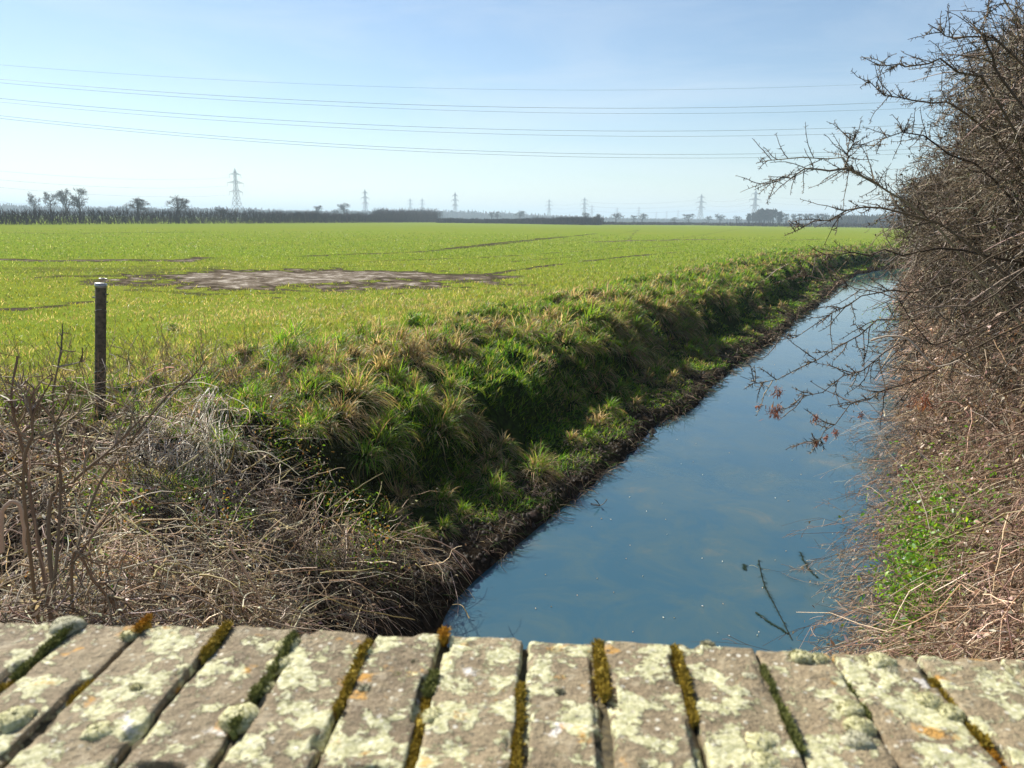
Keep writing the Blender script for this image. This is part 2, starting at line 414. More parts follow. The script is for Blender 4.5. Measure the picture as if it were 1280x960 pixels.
NAMED = [  # px, py of the mound, size, green, label
 (566, 528, 1.35, .55, 'bushy tussock with green crown and long straw skirt, alone in mid shaded bank'),
 (283, 566, .85, .97, 'small bright green spiky grass tuft rising from the bleached dead stems'),
 (215, 406, .45, .95, 'tiny dark green tuft alone on the yellowish field, right of the fence post'),
 (300, 448, .85, .12, 'low brown-topped grass hummock on the bank edge, nearest the fence post'),
 (468, 436, .8, .85, 'round dark green hummock on the field edge above the shaded bank'),
 (398, 462, .85, .9, 'blue-green rounded grass mound beside a second smaller mound at the bank edge'),
 (445, 505, 1.5, .5, 'large yellow-green tussock hanging over the bank edge with brown grass below'),
 (516, 494, .9, .75, 'pale green tussock on the bank just above the bushy skirted one'),
 (480, 470, 1.1, .3, 'straw brown tussock standing tall behind the large yellow-green one'),
 (672, 590, 1.1, .5, 'straw-fringed tussock low on the bank close above the wet mud'),
]
def named_tussocks():
    for px, py, sc, gr, lab in NAMED:
        # march along the sight line to the slope
        d = unit(ray(px, py+6)); P = EYE.copy()
        while P[2] > ground(P[0], P[1]) and np.linalg.norm(P) < 60: P = P + d*.03
        P[2] = float(ground(P[0], P[1])); TUSS.append((P[0], P[1]))
        A = Acc(); rr = math.hypot(P[0], P[1]); tussock_arrays(A, (0+P[0], P[1], P[2]), .17*sc, .2*sc, int(420*min(sc, 1.2)), gr, max(1, (rr/7)**.8)*.85)
        A.V = [v-P for v in A.V]
        tag(obj('grass_tussock', A.mesh('grass_tussock', M['tuft']), loc=P), lab, 'grass tussock', 'single grass tussocks on the far bank')
named_tussocks()
scatter_tussocks()

# ------------------------------------------------------------------ dead stems heaps
STRAW = [(.55, .46, .34), (.72, .63, .5), (.38, .29, .2), (.22, .15, .1)]
BROWN = [(.27, .175, .115), (.38, .26, .18), (.13, .08, .05), (.60, .47, .34)]
def heap(name, label, Nn, region, hmax, Lr, rad, dirv, cols, trop=(0, 0, -.12), wander=.22, leaf=0, K=7, cat='dead stems', leafcols=None, w=None, dens=None, leafsize=.022):
    s0, s1, t0, t1 = region
    s = np.exp(math.log(s0)+math.log(s1/s0)*rng.random(Nn)); t = t0+(t1-t0)*rng.random(Nn)
    if dens is not None: kp = rng.random(Nn) < dens(s, t); s, t = s[kp], t[kp]
    x, y = xy(s, t-bend(s)); k = in_view(x, y, -47, 50) & (y > .95); s, t, x, y = s[k], t[k], x[k], y[k]; n = len(x)
    r = np.hypot(x, y); hh = hmax*sm(.25, .75, fbm(x*2.0+8, y*2.0, 3))*rng.random(n)**.8*1.5
    z = np.maximum(ground(x, y), WATER+.02)+hh
    th = fbm(x*1.3+31, y*1.3+7, 2)*16; d = rng.normal(size=(n, 3))*np.array([.4, .4, .35]) + np.asarray(dirv) + np.stack([np.cos(th)*.65, np.sin(th)*.65, 0*th], -1)
    L = Lr[0]+(Lr[1]-Lr[0])*rng.random(n)**1.5
    P = walk(np.stack([x, y, z], -1), d, L, K, wander, trop, .01)
    P[..., 2] = np.maximum(P[..., 2], WATER+.008)
    sc = np.maximum(1, r/5.5)
    C = colvar(n, cols, w, .18)*(.28+1.15*sm(.3, .7, fbm(x*2.1+70, y*2.1, 3)))[:, None]
    A = Acc(); A.tubes(P, (rad*(.5+rng.random(n)*.9)*sc)[:, None]*np.linspace(1.1, .45, K)[None], C)
    if leaf:
        i = rng.integers(0, n, leaf); kk = rng.integers(0, K, leaf); p = P[i, kk]+rng.normal(size=(leaf, 3))*.02
        dd = unit(rng.normal(size=(leaf, 3))); LL = leafsize*(.5+rng.random(leaf))*sc[i]
        pp = walk(p, dd, LL, 3, .5, (0, 0, -.3), .004)
        sd = unit(np.cross(dd, rng.normal(size=(leaf, 3))))
        A.ribbons(pp, LL*.5, colvar(leaf, leafcols or cols, None, .25), sd, np.array([.35, 1, .25]))
    return tag(obj(name, A.mesh(name, M['dead'])), label, cat, kind='stuff')
UT = np.array([math.cos(CAN), -math.sin(CAN), 0])      # unit vector towards the right bank
heap('dead_stalks', 'heap of bleached grey and straw dead stalks on the near bank below the fence post', 15000, (1.2, 6.6, 2.0, 6.9), .5, (.15, .65), .0026, UT*.35+np.array([0, -.15, -.1]), STRAW, leaf=14000, w=[.34, .26, .25, .15], dens=lambda s, t: (1-sm(3.6, 5.2, s-.1*(t-5)+(fbm(t*2, s*2)-.5)*2))*(t > 3.1-1.1*(1-sm(1.8, 3.4, s)))*(1-.9*sm(5.2, 6.6, t)*sm(2.4, 3.4, s)))
heap('dead_stalks', 'matted dry grass hanging down the near end of the bank towards the water', 7500, (1.8, 7.2, 2.6, 4.9), .26, (.25, .55), .0022, UT*.55+np.array([0, -.1, -.5]), STRAW, wander=.1, w=[.3, .1, .35, .25], dens=lambda s, t: (1-sm(3.9, 5.4, s+(t-3.5)*.3))*(t > 3.1-.8*(1-sm(2.4, 3.6, s))))
heap('bramble_thicket', 'brown tangle of leafless bramble stems covering the right bank down to the water', 24000, (2.2, 14, -4.2, -.25), 1.15, (.2, .85), .0024, -UT*.35+np.array([0, -.1, -.55]), BROWN, leaf=30000, leafcols=[(.42, .3, .22), (.26, .16, .11), (.56, .44, .34)], cat='brambles', wander=.32, leafsize=.028, w=[.3, .22, .34, .14])
heap('bramble_thicket', 'farther brown bramble tangle along the right bank under the hawthorns', 16000, (13, 75, -4.2, -.1), 1.7, (.5, 1.3), .0022, -UT*.4+np.array([0, -.1, -.3]), BROWN, leaf=14000, leafcols=[(.36, .27, .2), (.25, .17, .12)], cat='brambles', wander=.25)
def drape():
    A = Acc(); n = 420; px = 175+110*rng.random(n); py = 515+50*rng.random(n)
    P0 = np.array([gp(a, b, -.0) for a, b in zip(px, py)]); P0[:, 2] = ground(P0[:, 0], P0[:, 1])+.05+.14*rng.random(n)
    P = walk(P0, np.array([.15, -.95, -.3])+rng.normal(size=(n, 3))*.28, .4+.75*rng.random(n), 9, .09, (0, 0, -.12), .03)
    A.tubes(P, (.0034*(.6+rng.random(n)))[:, None]*np.linspace(1.1, .5, 9), colvar(n, [(.8, .73, .62), (.68, .6, .48)], None, .12))
    tag(obj('bleached_stalks', A.mesh('bleached_stalks', M['dead'])), 'bleached whitish stalks draped over the near bank below the fence post', 'dead stems', kind='stuff')
    # long loose canes thrown over the heap
    A = Acc(); n = 150; s = 1.5+3.0*rng.random(n); t = 2.4+3.6*rng.random(n); x, y = xy(s, t); z = ground(x, y)+.25+.3*rng.random(n)
    P = walk(np.stack([x, y, z], -1), rng.normal(size=(n, 3))*np.array([1, 1, .35]), .25+.5*rng.random(n), 10, .13, (0, 0, -.05), .03)
    A.tubes(P, (.0042*(.6+rng.random(n)*.7))[:, None]*np.linspace(1.1, .5, 10), colvar(n, [(.6, .5, .37), (.3, .22, .12), (.42, .36, .16)], None, .15), 4)
    tag(obj('loose_canes', A.mesh('loose_canes', M['dead'], True)), 'thicker ochre and brown canes lying over the heap of dead stalks', 'dead stems', kind='stuff')
    A = Acc(); n = 260; s = np.exp(math.log(2.8)+math.log(5)*rng.random(n)); t = -3.6+3.4*rng.random(n); x, y = xy(s, t); z = ground(x, y)+.3+.5*rng.random(n)
    P = walk(np.stack([x, y, z], -1), rng.normal(size=(n, 3))*np.array([1, 1, .5])+np.array([0, -.2, .2]), .5+.9*rng.random(n), 10, .1, (0, 0, -.06), .03)
    A.tubes(P, (.0033*(.6+rng.random(n)*.7))[:, None]*np.linspace(1.1, .5, 10), colvar(n, [(.6, .5, .4), (.3, .17, .13), (.7, .62, .52)], None, .15), 4)
    tag(obj('loose_canes', A.mesh('loose_canes', M['dead'], True)), 'longer reddish and pale bramble canes arching through the right bank thicket', 'brambles', kind='stuff')
drape()
def margin():
    n = 5200; s = np.exp(math.log(3.2)+math.log(14)*rng.random(n)); t = 2.95+.75*rng.random(n)**1.3; x, y = xy(s, t)
    k = (fbm(s*1.3, t*.5, 3) > .4); x, y, s = x[k], y[k], s[k]; n = len(x); z = np.maximum(ground(x, y), WATER)+.01+.05*rng.random(n); r = np.hypot(x, y)
    P = walk(np.stack([x, y, z], -1), UT*.5+rng.normal(size=(n, 3))*np.array([.6, .6, .35])+np.array([0, 0, .1]), (.05+.16*rng.random(n))*(1+r/40), 5, .15, (0, 0, -.2), .006)
    P[..., 2] = np.maximum(P[..., 2], WATER+.006)
    A = Acc(); A.tubes(P, (.0022*np.maximum(1, r/6))[:, None]*np.linspace(1.1, .5, 5), colvar(n, [(.1, .07, .04), (.22, .16, .1), (.05, .035, .02), (.06, .12, .015), (.36, .28, .18)], [.3, .2, .25, .15, .1], .2))
    tag(obj('bank_litter', A.mesh('bank_litter', M['dead'])), 'dark wet stems, roots and litter trailing from the muddy edge into the water', 'litter', kind='stuff')
    n = 2500; s = np.exp(math.log(4.5)+math.log(6)*rng.random(n)); t = 3.02+.5*rng.random(n); x, y = xy(s, t); z = np.maximum(ground(x, y), WATER); sz = .012+.03*rng.random(n)**3
    V = unit(np.array([[1, 0, 0], [0, 1, 0], [-1, 0, 0], [0, -1, 0], [0, 0, 1], [0, 0, -1]], float)); W = V[None]*sz[:, None, None]*(.5+rng.random((n, 6, 1)))+np.stack([x, y, z], -1)[:, None]
    q = np.array([[0, 1, 4, 4], [1, 2, 4, 4], [2, 3, 4, 4], [3, 0, 4, 4]])[:, :3]; Q = (np.arange(n)[:, None, None]*6+q[None]).reshape(-1, 3)
    me = build_mesh('mud_clods', W.reshape(-1, 3), Q, np.repeat(colvar(n, [(.03, .022, .014), (.05, .036, .024)], None, .2), 6, 0), True, M['dead'])
    tag(obj('mud_clods', me), 'dark crumbled lumps of mud along the left edge of the water', 'mud', kind='stuff')
margin()
# stems arching out over the water from the right bank
def hanging():
    n = 1900; s = np.exp(math.log(3.6)+math.log(12/3.6)*rng.random(n)); t = -1.3+1.3*rng.random(n)
    out = sm(.45, .6, fbm(s*1.7, s*0+.5, 2)); x, y = xy(s, t); z = np.maximum(ground(x, y), WATER)+.15+.35*rng.random(n)
    d = -UT[None]*(.8+.3*rng.random((n, 1)))+rng.normal(size=(n, 3))*.28+np.array([0, -.25, .1])
    L = (.3+.6*rng.random(n))*(.5+.6*out)*(1.25-.25*sm(6, 9, s))
    P = walk(np.stack([x, y, z], -1), d, L, 8, .19, (0, 0, -.17), .01); P[..., 2] = np.maximum(P[..., 2], WATER+.01)
    A = Acc(); A.tubes(P, (.0022*(.6+rng.random(n)*.8))[:, None]*np.linspace(1.1, .5, 8), colvar(n, BROWN, None, .2))
    S, dd, L2, rr = kids(P, np.full(n, .002), 5, .06, .2, 40, .3)
    P2 = walk(S, dd, L2, 4, .15, (0, 0, -.1)); P2[..., 2] = np.maximum(P2[..., 2], WATER+.01)
    A.tubes(P2, np.full(len(P2), .0014), colvar(len(P2), BROWN+[(.55, .45, .33)], None, .2))
    nl = 3500; i = rng.integers(0, len(P2), nl); dd = unit(rng.normal(size=(nl, 3))); LL = .022*(.5+rng.random(nl)); A.ribbons(walk(P2[i, 2], dd, LL, 3, .5, (0, 0, -.3)), LL*.5, colvar(nl, [(.42, .3, .2), (.28, .18, .12), (.55, .44, .32)], None, .2), unit(np.cross(dd, rng.normal(size=(nl, 3)))), np.array([.35, 1, .25]))
    tag(obj('overhanging_stems', A.mesh('overhanging_stems', M['dead'])), 'dry brown stems arching from the right bank out over the water', 'dead stems', kind='stuff')
hanging()
def leafy(name, label, c, sz, n, cols, size, hgt=.25):
    """c list of (px,py,z) centres"""
    A = Acc()
    for px, py, rad, nn in c:
        d = unit(ray(px, py)); P = EYE.copy()
        while P[2] > max(ground(P[0], P[1])+hgt*.6, WATER) and P[1] < 60: P = P + d*.02
        p = P+rng.normal(size=(nn, 3))*np.array([rad, rad, rad*.5]); g = ground(p[:, 0], p[:, 1]); p[:, 2] = np.maximum(g, WATER)+hgt*(.1+rng.random(nn))
        dd = unit(rng.normal(size=(nn, 3))+np.array([0, 0, .4])); LL = size*(.5+rng.random(nn))
        pp = walk(p, dd, LL, 4, .2, (0, 0, -.25)); sd = unit(np.cross(dd, rng.normal(size=(nn, 3))))
        A.ribbons(pp, LL*.5, colvar(nn, cols, None, .2), sd, np.array([.3, 1, .8, .1]))
    tag(obj(name, A.mesh(name, M['leaf'])), label, 'weeds', kind='stuff')
leafy('green_weeds', 'fresh bright green leafy weeds growing in a strip through the brown brambles', [(1150, 640, .14, 600), (1158, 680, .15, 1100), (1180, 695, .2, 600), (1150, 730, .13, 800), (1140, 775, .12, 1000), (1130, 800, .1, 500), (1200, 690, .25, 350), (1160, 600, .2, 300), (1110, 410, .3, 500)], 1, 1, [(.15, .30, .02), (.24, .38, .03), (.08, .2, .02)], .034, .8)
leafy('green_weeds', 'small green and rusty leaves among the dead stalks on the near bank', [(115, 615, .07, 350), (135, 645, .12, 500), (165, 652, .07, 300), (105, 730, .1, 200), (245, 640, .05, 150), (290, 655, .08, 250), (450, 640, .14, 500), (470, 690, .1, 300), (400, 600, .1, 300), (355, 545, .12, 400), (60, 600, .15, 200)], 1, 1, [(.12, .22, .02), (.2, .26, .03), (.06, .14, .02), (.3, .17, .05)], .022, .4)

# ------------------------------------------------------------------ hawthorns
BARK = [(.09, .065, .04), (.13, .095, .055), (.055, .038, .024), (.27, .21, .14)]
def trimmed(P, base, slack=0):
    # crowns lean back from the water with height, as the wind and flail leave them
    w = P+base; ss, t_ = st(w[..., 0], w[..., 1]); t_ = tt(ss, t_)
    lim = np.interp(w[..., 2], [1.5, 2.2, 3.0, 3.5, 4.0, 4.6], [.5, .5, .3, 0.0, -.6, -1.5])+slack
    return (t_ < lim).all(1)
def hawthorn(s, t, hgt, spread, label, seedn, dens=1.0, scale=1.0, lean=.5, extra=None, nstem=10):
    global rng
    rng = np.random.default_rng(500+int(s*10)); ex_thin = extra is EX_C
    x, y = xy(s, t-float(bend(s))); z = float(ground(x, y))
    base = np.array([x, y, z])
    n0 = nstem; a = rng.random(n0)*2*math.pi
    p0 = np.stack([.25*np.cos(a), .25*np.sin(a), np.zeros(n0)-.1], -1)
    d0 = np.stack([np.cos(a)*.55, np.sin(a)*.55, np.full(n0, 1.3)], -1) - UT*lean*.6
    L0 = hgt*(.75+.35*rng.random(n0))
    P0 = walk(p0, d0, L0, 9, .13, -UT*.04*lean)
    r0 = .022*(.7+.6*rng.random(n0))
    T = Acc(); T.tubes(P0, r0[:, None]*np.linspace(1.1, .35, 9), colvar(n0, BARK, None, .1), 6)
    S, d, L, rr = kids(P0, r0, int(17*dens), spread*.35, spread*.85, 62, .05)
    d = d - UT*lean*.35+np.array([0, 0, .12]); d[:, 2] -= (rng.random(len(d)) < .35)*.8
    P1 = walk(S, d, L, 8, .17, (0, 0, -.035)); P1 = P1[trimmed(P1, base)]; r1 = .0085*scale**.4*(.7+.5*rng.random(len(P1)))
    B = Acc(); B.tubes(P1, r1[:, None]*np.linspace(1.1, .4, 8), colvar(len(P1), BARK, None, .15), 4)
    if extra is not None:
        for pl in extra:
            pl = np.array(pl)-base; K = 12; u = np.linspace(0, len(pl)-1, K); k = np.minimum(u.astype(int), len(pl)-2); w = (u-k)[:, None]
            q = pl[k]*(1-w)+pl[k+1]*w; q[1:-1] += rng.normal(size=(K-2, 3))*.018
            rr1 = np.array([.0085 if ex_thin is False else .005])
            E = Acc(); E.tubes(q[None], rr1[:, None]*np.linspace(1.2, .3, K), colvar(1, BARK, None, .1), 5)
            S, d, L, _ = kids(q[None], rr1, 22, .12, .42, 45, .2); Pa = walk(S, d, L, 6, .13)
            E.tubes(Pa, np.full(len(Pa), .0036)[:, None]*np.linspace(1.1, .5, 6), colvar(len(Pa), BARK, None, .15))
            for PP, m_ in ((q[None], 60), (Pa, 12)):
                S, d, L, _ = kids(PP, np.full(len(PP), .003), m_, .015, .045, 70, .05); Pb = walk(S, d, L, 2, .05)
                E.tubes(Pb, np.array([.0028, .0012])[None].repeat(len(Pb), 0), colvar(len(Pb), BARK, None, .15))
            extra_parts.append(E)
    S, d, L, rr = kids(P1, r1, 19, .3, .95, 52, .05)
    P2 = walk(S, d, L, 7, .2, (0, 0, -.03)-UT*.03); P2 = P2[trimmed(P2, base, .3)]; r2 = .0034*scale**.75*(.7+.6*rng.random(len(P2)))
    Tw = Acc(); Tw.tubes(P2, r2[:, None]*np.linspace(1.1, .5, 7), colvar(len(P2), BARK+[(.3, .25, .2)], None, .2))
    S, d, L, rr = kids(P2, r2, 8, .10, .40, 55, .05)
    if len(S) > 34000: q = rng.choice(len(S), 34000, False); S, d, L = S[q], d[q], L[q]
    P3 = walk(S, d, L, 5, .2); r3 = .0025*scale*(.7+.6*rng.random(len(P3)))
    Tw.tubes(P3, r3[:, None]*np.linspace(1.1, .55, 5), colvar(len(P3), BARK+[(.45, .38, .3)], None, .2))
    S, d, L, rr = kids(P3, r3, 3, .015*scale, .05*scale, 75, .05)
    if len(S) > 50000: q = rng.choice(len(S), 50000, False); S, d, L = S[q], d[q], L[q]
    P4 = walk(S, d, L, 2, .05)
    Tw.tubes(P4, np.array([.0024, .001])[None].repeat(len(P4), 0)*scale, colvar(len(P4), BARK, None, .15))
    # olive lichen / old leaf flecks
    nl = int(9000*dens); i = rng.integers(0, len(P3), nl); p = P3[i, 2]; dd = unit(rng.normal(size=(nl, 3))); LL = .02*scale*(.5+rng.random(nl))
    Tw.ribbons(walk(p, dd, LL, 3, .3), LL*.6, colvar(nl, [(.14, .12, .05), (.2, .15, .08), (.1, .1, .03)], None, .2), unit(np.cross(dd, rng.normal(size=(nl, 3)))), np.array([.4, 1, .3]))
    root = empty('hawthorn_bush', base); tag(root, label, 'hawthorn', 'hawthorns along the right bank')
    obj('trunk', T.mesh('trunk', M['bark'], True), root); obj('branches', B.mesh('branches', M['bark'], True), root)
    obj('twigs', Tw.mesh('twigs', M['bark']), root)
    return root
extra_parts = []
def pl(pts, d0, d1):
    return [dp(px, py, d0+(d1-d0)*i/(len(pts)-1)) for i, (px, py) in enumerate(pts)]
EX_A = [pl([(1290, 420), (1190, 310), (1125, 250), (1095, 228), (1062, 210), (1040, 196), (985, 198), (945, 204)], 6.8, 6.4),
        pl([(1100, 232), (1060, 212), (1010, 214), (975, 222), (950, 230)], 6.7, 6.2),
        pl([(1075, 216), (1056, 209), (1061, 185), (1070, 162)], 6.7, 6.6),
        pl([(1290, 380), (1200, 290), (1120, 262), (1065, 262), (1020, 278), (980, 295)], 6.4, 5.8),
        pl([(1290, 330), (1180, 310), (1120, 318), (1060, 316), (1015, 322)], 6.6, 6.2)]
EX_B = [pl([(1330, 330), (1270, 150), (1210, 90), (1165, 75), (1120, 88), (1095, 80)], 6.2, 5.8),
        pl([(1350, 200), (1280, 70), (1230, 45), (1190, 45), (1160, 30)], 6., 5.7),
        pl([(1330, 300), (1260, 185), (1200, 130), (1150, 118), (1100, 118), (1085, 100)], 6.6, 6.2),
        pl([(1330, 350), (1250, 225), (1180, 180), (1130, 165), (1100, 175)], 6.6, 6.3),
        pl([(1320, 250), (1270, 110), (1235, 60), (1225, 30), (1240, -5)], 5.6, 5.6)]
EX_C = [pl([(1290, 330), (1200, 400), (1110, 400), (1060, 420), (1010, 460), (975, 480), (925, 470)], 5.6, 4.9),
        pl([(1290, 370), (1200, 420), (1120, 430), (1060, 470), (1010, 500), (965, 515)], 5.4, 4.9),
        pl([(1290, 400), (1200, 450), (1120, 480), (1070, 500), (1030, 545), (1018, 555)], 5.4, 5.),
        pl([(1290, 300), (1180, 360), (1100, 360), (1050, 385), (1000, 420), (960, 425)], 5.8, 5.3),
        pl([(1290, 330), (1190, 390), (1120, 375), (1060, 350), (1010, 345), (985, 330)], 6, 5.6)]
def attach(root, acc, name):
    acc.V = [v for v in acc.V]; obj(name, acc.mesh(name, M['bark'], True), root)
bushes = []
specs = [(6.3, -2.6, 3.9, 1.6, 'nearest thorny hawthorn, crown running out of the right edge of the picture', EX_B, 1.2, 1.0, .12),
         (9.0, -1.95, 3.9, 1.85, 'leafless hawthorn with one long arching branch reaching left over the channel', EX_A, 1.25, 1.15, .25),
         (12.5, -1.85, 4.1, 1.8, 'dense leafless hawthorn whose low twigs hang over the pale far water', EX_C, 1.15, 1.4, .3),
         (17.5, -2.3, 3.4, 1.6, 'leafless hawthorn in the middle of the right bank row', None, .9, 1.9, .3),
         (24, -2.3, 3.2, 1.6, 'hawthorn second from the far end of the right bank row', None, .9, 2.5, .3),
         (33, -2.2, 3.2, 1.8, 'farthest hawthorn, standing where the channel bends out of sight', None, .9, 3.2, .3)]
for s, t, h, sp, lab, ex, dn, scl, ln in specs:
    extra_parts.clear()
    rt = hawthorn(s, t, h, sp, lab, 1, dn, scl, ln, ex); bushes.append(rt)
    for e in extra_parts: attach(rt, e, 'arching_branch')
# reddish dry seed clusters at the tips of the low branches
def cluster(px, py, d, r, root):
    c = dp(px, py, d)-np.array(root.location); n = int(60*r/.03)
    dd = unit(rng.normal(size=(n, 3))+np.array([0, 0, -.4])); A = Acc(); P = walk(c+rng.normal(size=(n, 3))*r*.4, dd, r*(.4+.9*rng.random(n)), 3, .4)
    A.ribbons(P, np.full(n, .007), colvar(n, [(.28, .1, .06), (.35, .17, .1), (.16, .07, .05)], None, .2), None, np.array([.5, 1, .2]))
    obj('dry_leaf_cluster', A.mesh('dry_leaf_cluster', M['leaf']), root)
for px, py, r in ((967, 515, .045), (973, 511, .03), (948, 509, .02), (972, 490, .035), (1020, 523, .03), (1045, 541, .025), (1020, 554, .02), (1155, 502, .05), (1076, 519, .02), (1033, 547, .02)):
    cluster(px, py, 4.95, r, bushes[2])

# ------------------------------------------------------------------ polyline tube as one mesh
def smooth_pl(pts, K):
    pts = np.array(pts, float); n = len(pts); u = np.linspace(0, n-1, K); out = []
    for v in u:
        i = min(int(v), n-2); f = v-i; p0 = pts[max(i-1, 0)]; p1 = pts[i]; p2 = pts[i+1]; p3 = pts[min(i+2, n-1)]
        out.append(.5*((2*p1)+(-p0+p2)*f+(2*p0-5*p1+4*p2-p3)*f*f+(-p0+3*p1-3*p2+p3)*f**3))
    return np.array(out)
def stem_mesh(name, pts, r0, r1, cols, mat, knob=0, K=22, m=7, origin=None):
    q = smooth_pl(pts, K); rad = np.linspace(r0, r1, K)*(1+knob*(rng.random(K)-.3)); A = Acc()
    q[1:-1] += rng.normal(size=(K-2, 3))*r0*.18
    A.tubes(q[None], rad[None], colvar(1, cols, None, .1), m)
    if origin is not None: A.V = [v-origin for v in A.V]
    return A.mesh(name, mat, True)

# cut back shrub at the left edge
def shrub():
    o = dp(20, 760, 3.1); root = empty('cut_back_shrub', o)
    tag(root, 'cut-back shrub of thick brown knobbly stems at the left edge among dead stalks', 'shrub')
    cols = [(.2, .145, .09), (.28, .21, .13)]
    stems = [([(45, 745), (42, 640), (28, 560), (14, 500), (22, 445)], 3.4, .010, .005),
             ([(60, 740), (75, 640), (72, 560), (66, 500), (76, 440)], 3.5, .009, .004),
             
             ([(20, 740), (60, 650), (95, 600), (140, 560), (180, 520)], 3.6, .012, .005),
             
             ([(0, 700), (30, 620), (40, 540), (36, 495)], 3.2, .009, .005),
             ([(30, 745), (90, 700), (120, 730), (150, 760)], 2.9, .007, .005),
             ([(95, 700), (110, 640), (150, 570), (200, 505), (235, 470)], 3.9, .009, .004)]
    for pts, d, a, b in stems:
        P = [dp(px, py, d) for px, py in pts]
        bx_ = o[0]+random.uniform(-.12, .12); P = [np.array([bx_, o[1]+.1, float(ground(bx_, o[1]+.1))-.05])]+P[1:]
        obj('stem', stem_mesh('stem', P, a*.75, b*.8, cols, M['bark'], .35, origin=o), root)
        q = smooth_pl(P, 14)[None]-o; A = Acc()
        S, dd, L, _ = kids(q, np.array([a]), 9, .08, .35, 45, .3); Pa = walk(S, dd, L, 6, .12, (0, 0, .05))
        A.tubes(Pa, np.full(len(Pa), .0045)[:, None]*np.linspace(1.2, .5, 6), colvar(len(Pa), cols+[(.35, .28, .2)], None, .2))
        S, dd, L, _ = kids(Pa, np.full(len(Pa), .003), 6, .02, .10, 50, .1); Pb = walk(S, dd, L, 4, .15)
        A.tubes(Pb, np.full(len(Pb), .0025), colvar(len(Pb), cols, None, .2))
        obj('side_shoots', A.mesh('side_shoots', M['bark']), root)
shrub()
# single pale stalks
for pts, d, r0, lab in (
    ([(283, 678), (300, 703), (318, 735), (332, 762)], 3.55, .006, 'pale dead stalk slanting down to the right, with frayed lower end'),
    ([(215, 745), (248, 748), (275, 765), (287, 774)], 3.3, .0035, 'thin pale curved stalk lying just above the parapet'),
    ([(150, 712), (185, 702), (222, 692)], 3.5, .0045, 'bleached straight twig lying level in the middle of the dead stalks'),
    ([(228, 703), (250, 706), (270, 707)], 3.6, .0035, 'short bleached twig lying level, right of the longer one'),
    ([(2, 690), (2, 645), (12, 628), (24, 632), (30, 660), (32, 690)], 2.9, .008, 'thick bone-white stem bent into a hook at the left edge'),
    ([(120, 560), (165, 555), (210, 500), (226, 485)], 4.6, .005, 'long brown cane slanting up to the right from the post foot'),
    ([(1088, 426), (1110, 420), (1135, 424), (1155, 445), (1172, 458), (1200, 450)], 5.0, .0065, 'smooth pale grey branch bowed downwards in front of the hawthorns')):
    P = [dp(px, py, d) for px, py in pts]; o = P[0]
    tag(obj('bare_stalk', stem_mesh('bare_stalk', P, r0, r0*.6, [(.5, .43, .34)], M['bark'] if r0 == .005 else M['dead'], .2, origin=o), loc=o), lab, 'stalk')
# finer upright dry stems round the post
def uprights():
    global rng
    rng = np.random.default_rng(77)
    A = Acc(); n = 420; s = 3.2+3.2*rng.random(n); t = 5.2+3*rng.random(n); x, y = xy(s, t); z = ground(x, y)
    P = walk(np.stack([x, y, z], -1), np.array([0, 0, 1.])+rng.normal(size=(n, 3))*.28, .25+.55*rng.random(n)**1.6, 7, .1, (0, 0, 0), .0)
    A.tubes(P, np.full(n, .0022), colvar(n, [(.3, .2, .13), (.42, .33, .22), (.22, .15, .1)], None, .2))
    S, d, L, _ = kids(P, np.full(n, .002), 6, .04, .16, 40, .3); Pb = walk(S, d, L, 4, .12)
    A.tubes(Pb, np.full(len(Pb), .0013), colvar(len(Pb), [(.35, .25, .17), (.42, .33, .22)], None, .2))
    tag(obj('dry_weeds', A.mesh('dry_weeds', M['dead'])), 'thin upright reddish dry weeds round the foot of the fence post', 'dry weeds', kind='stuff')
uprights()

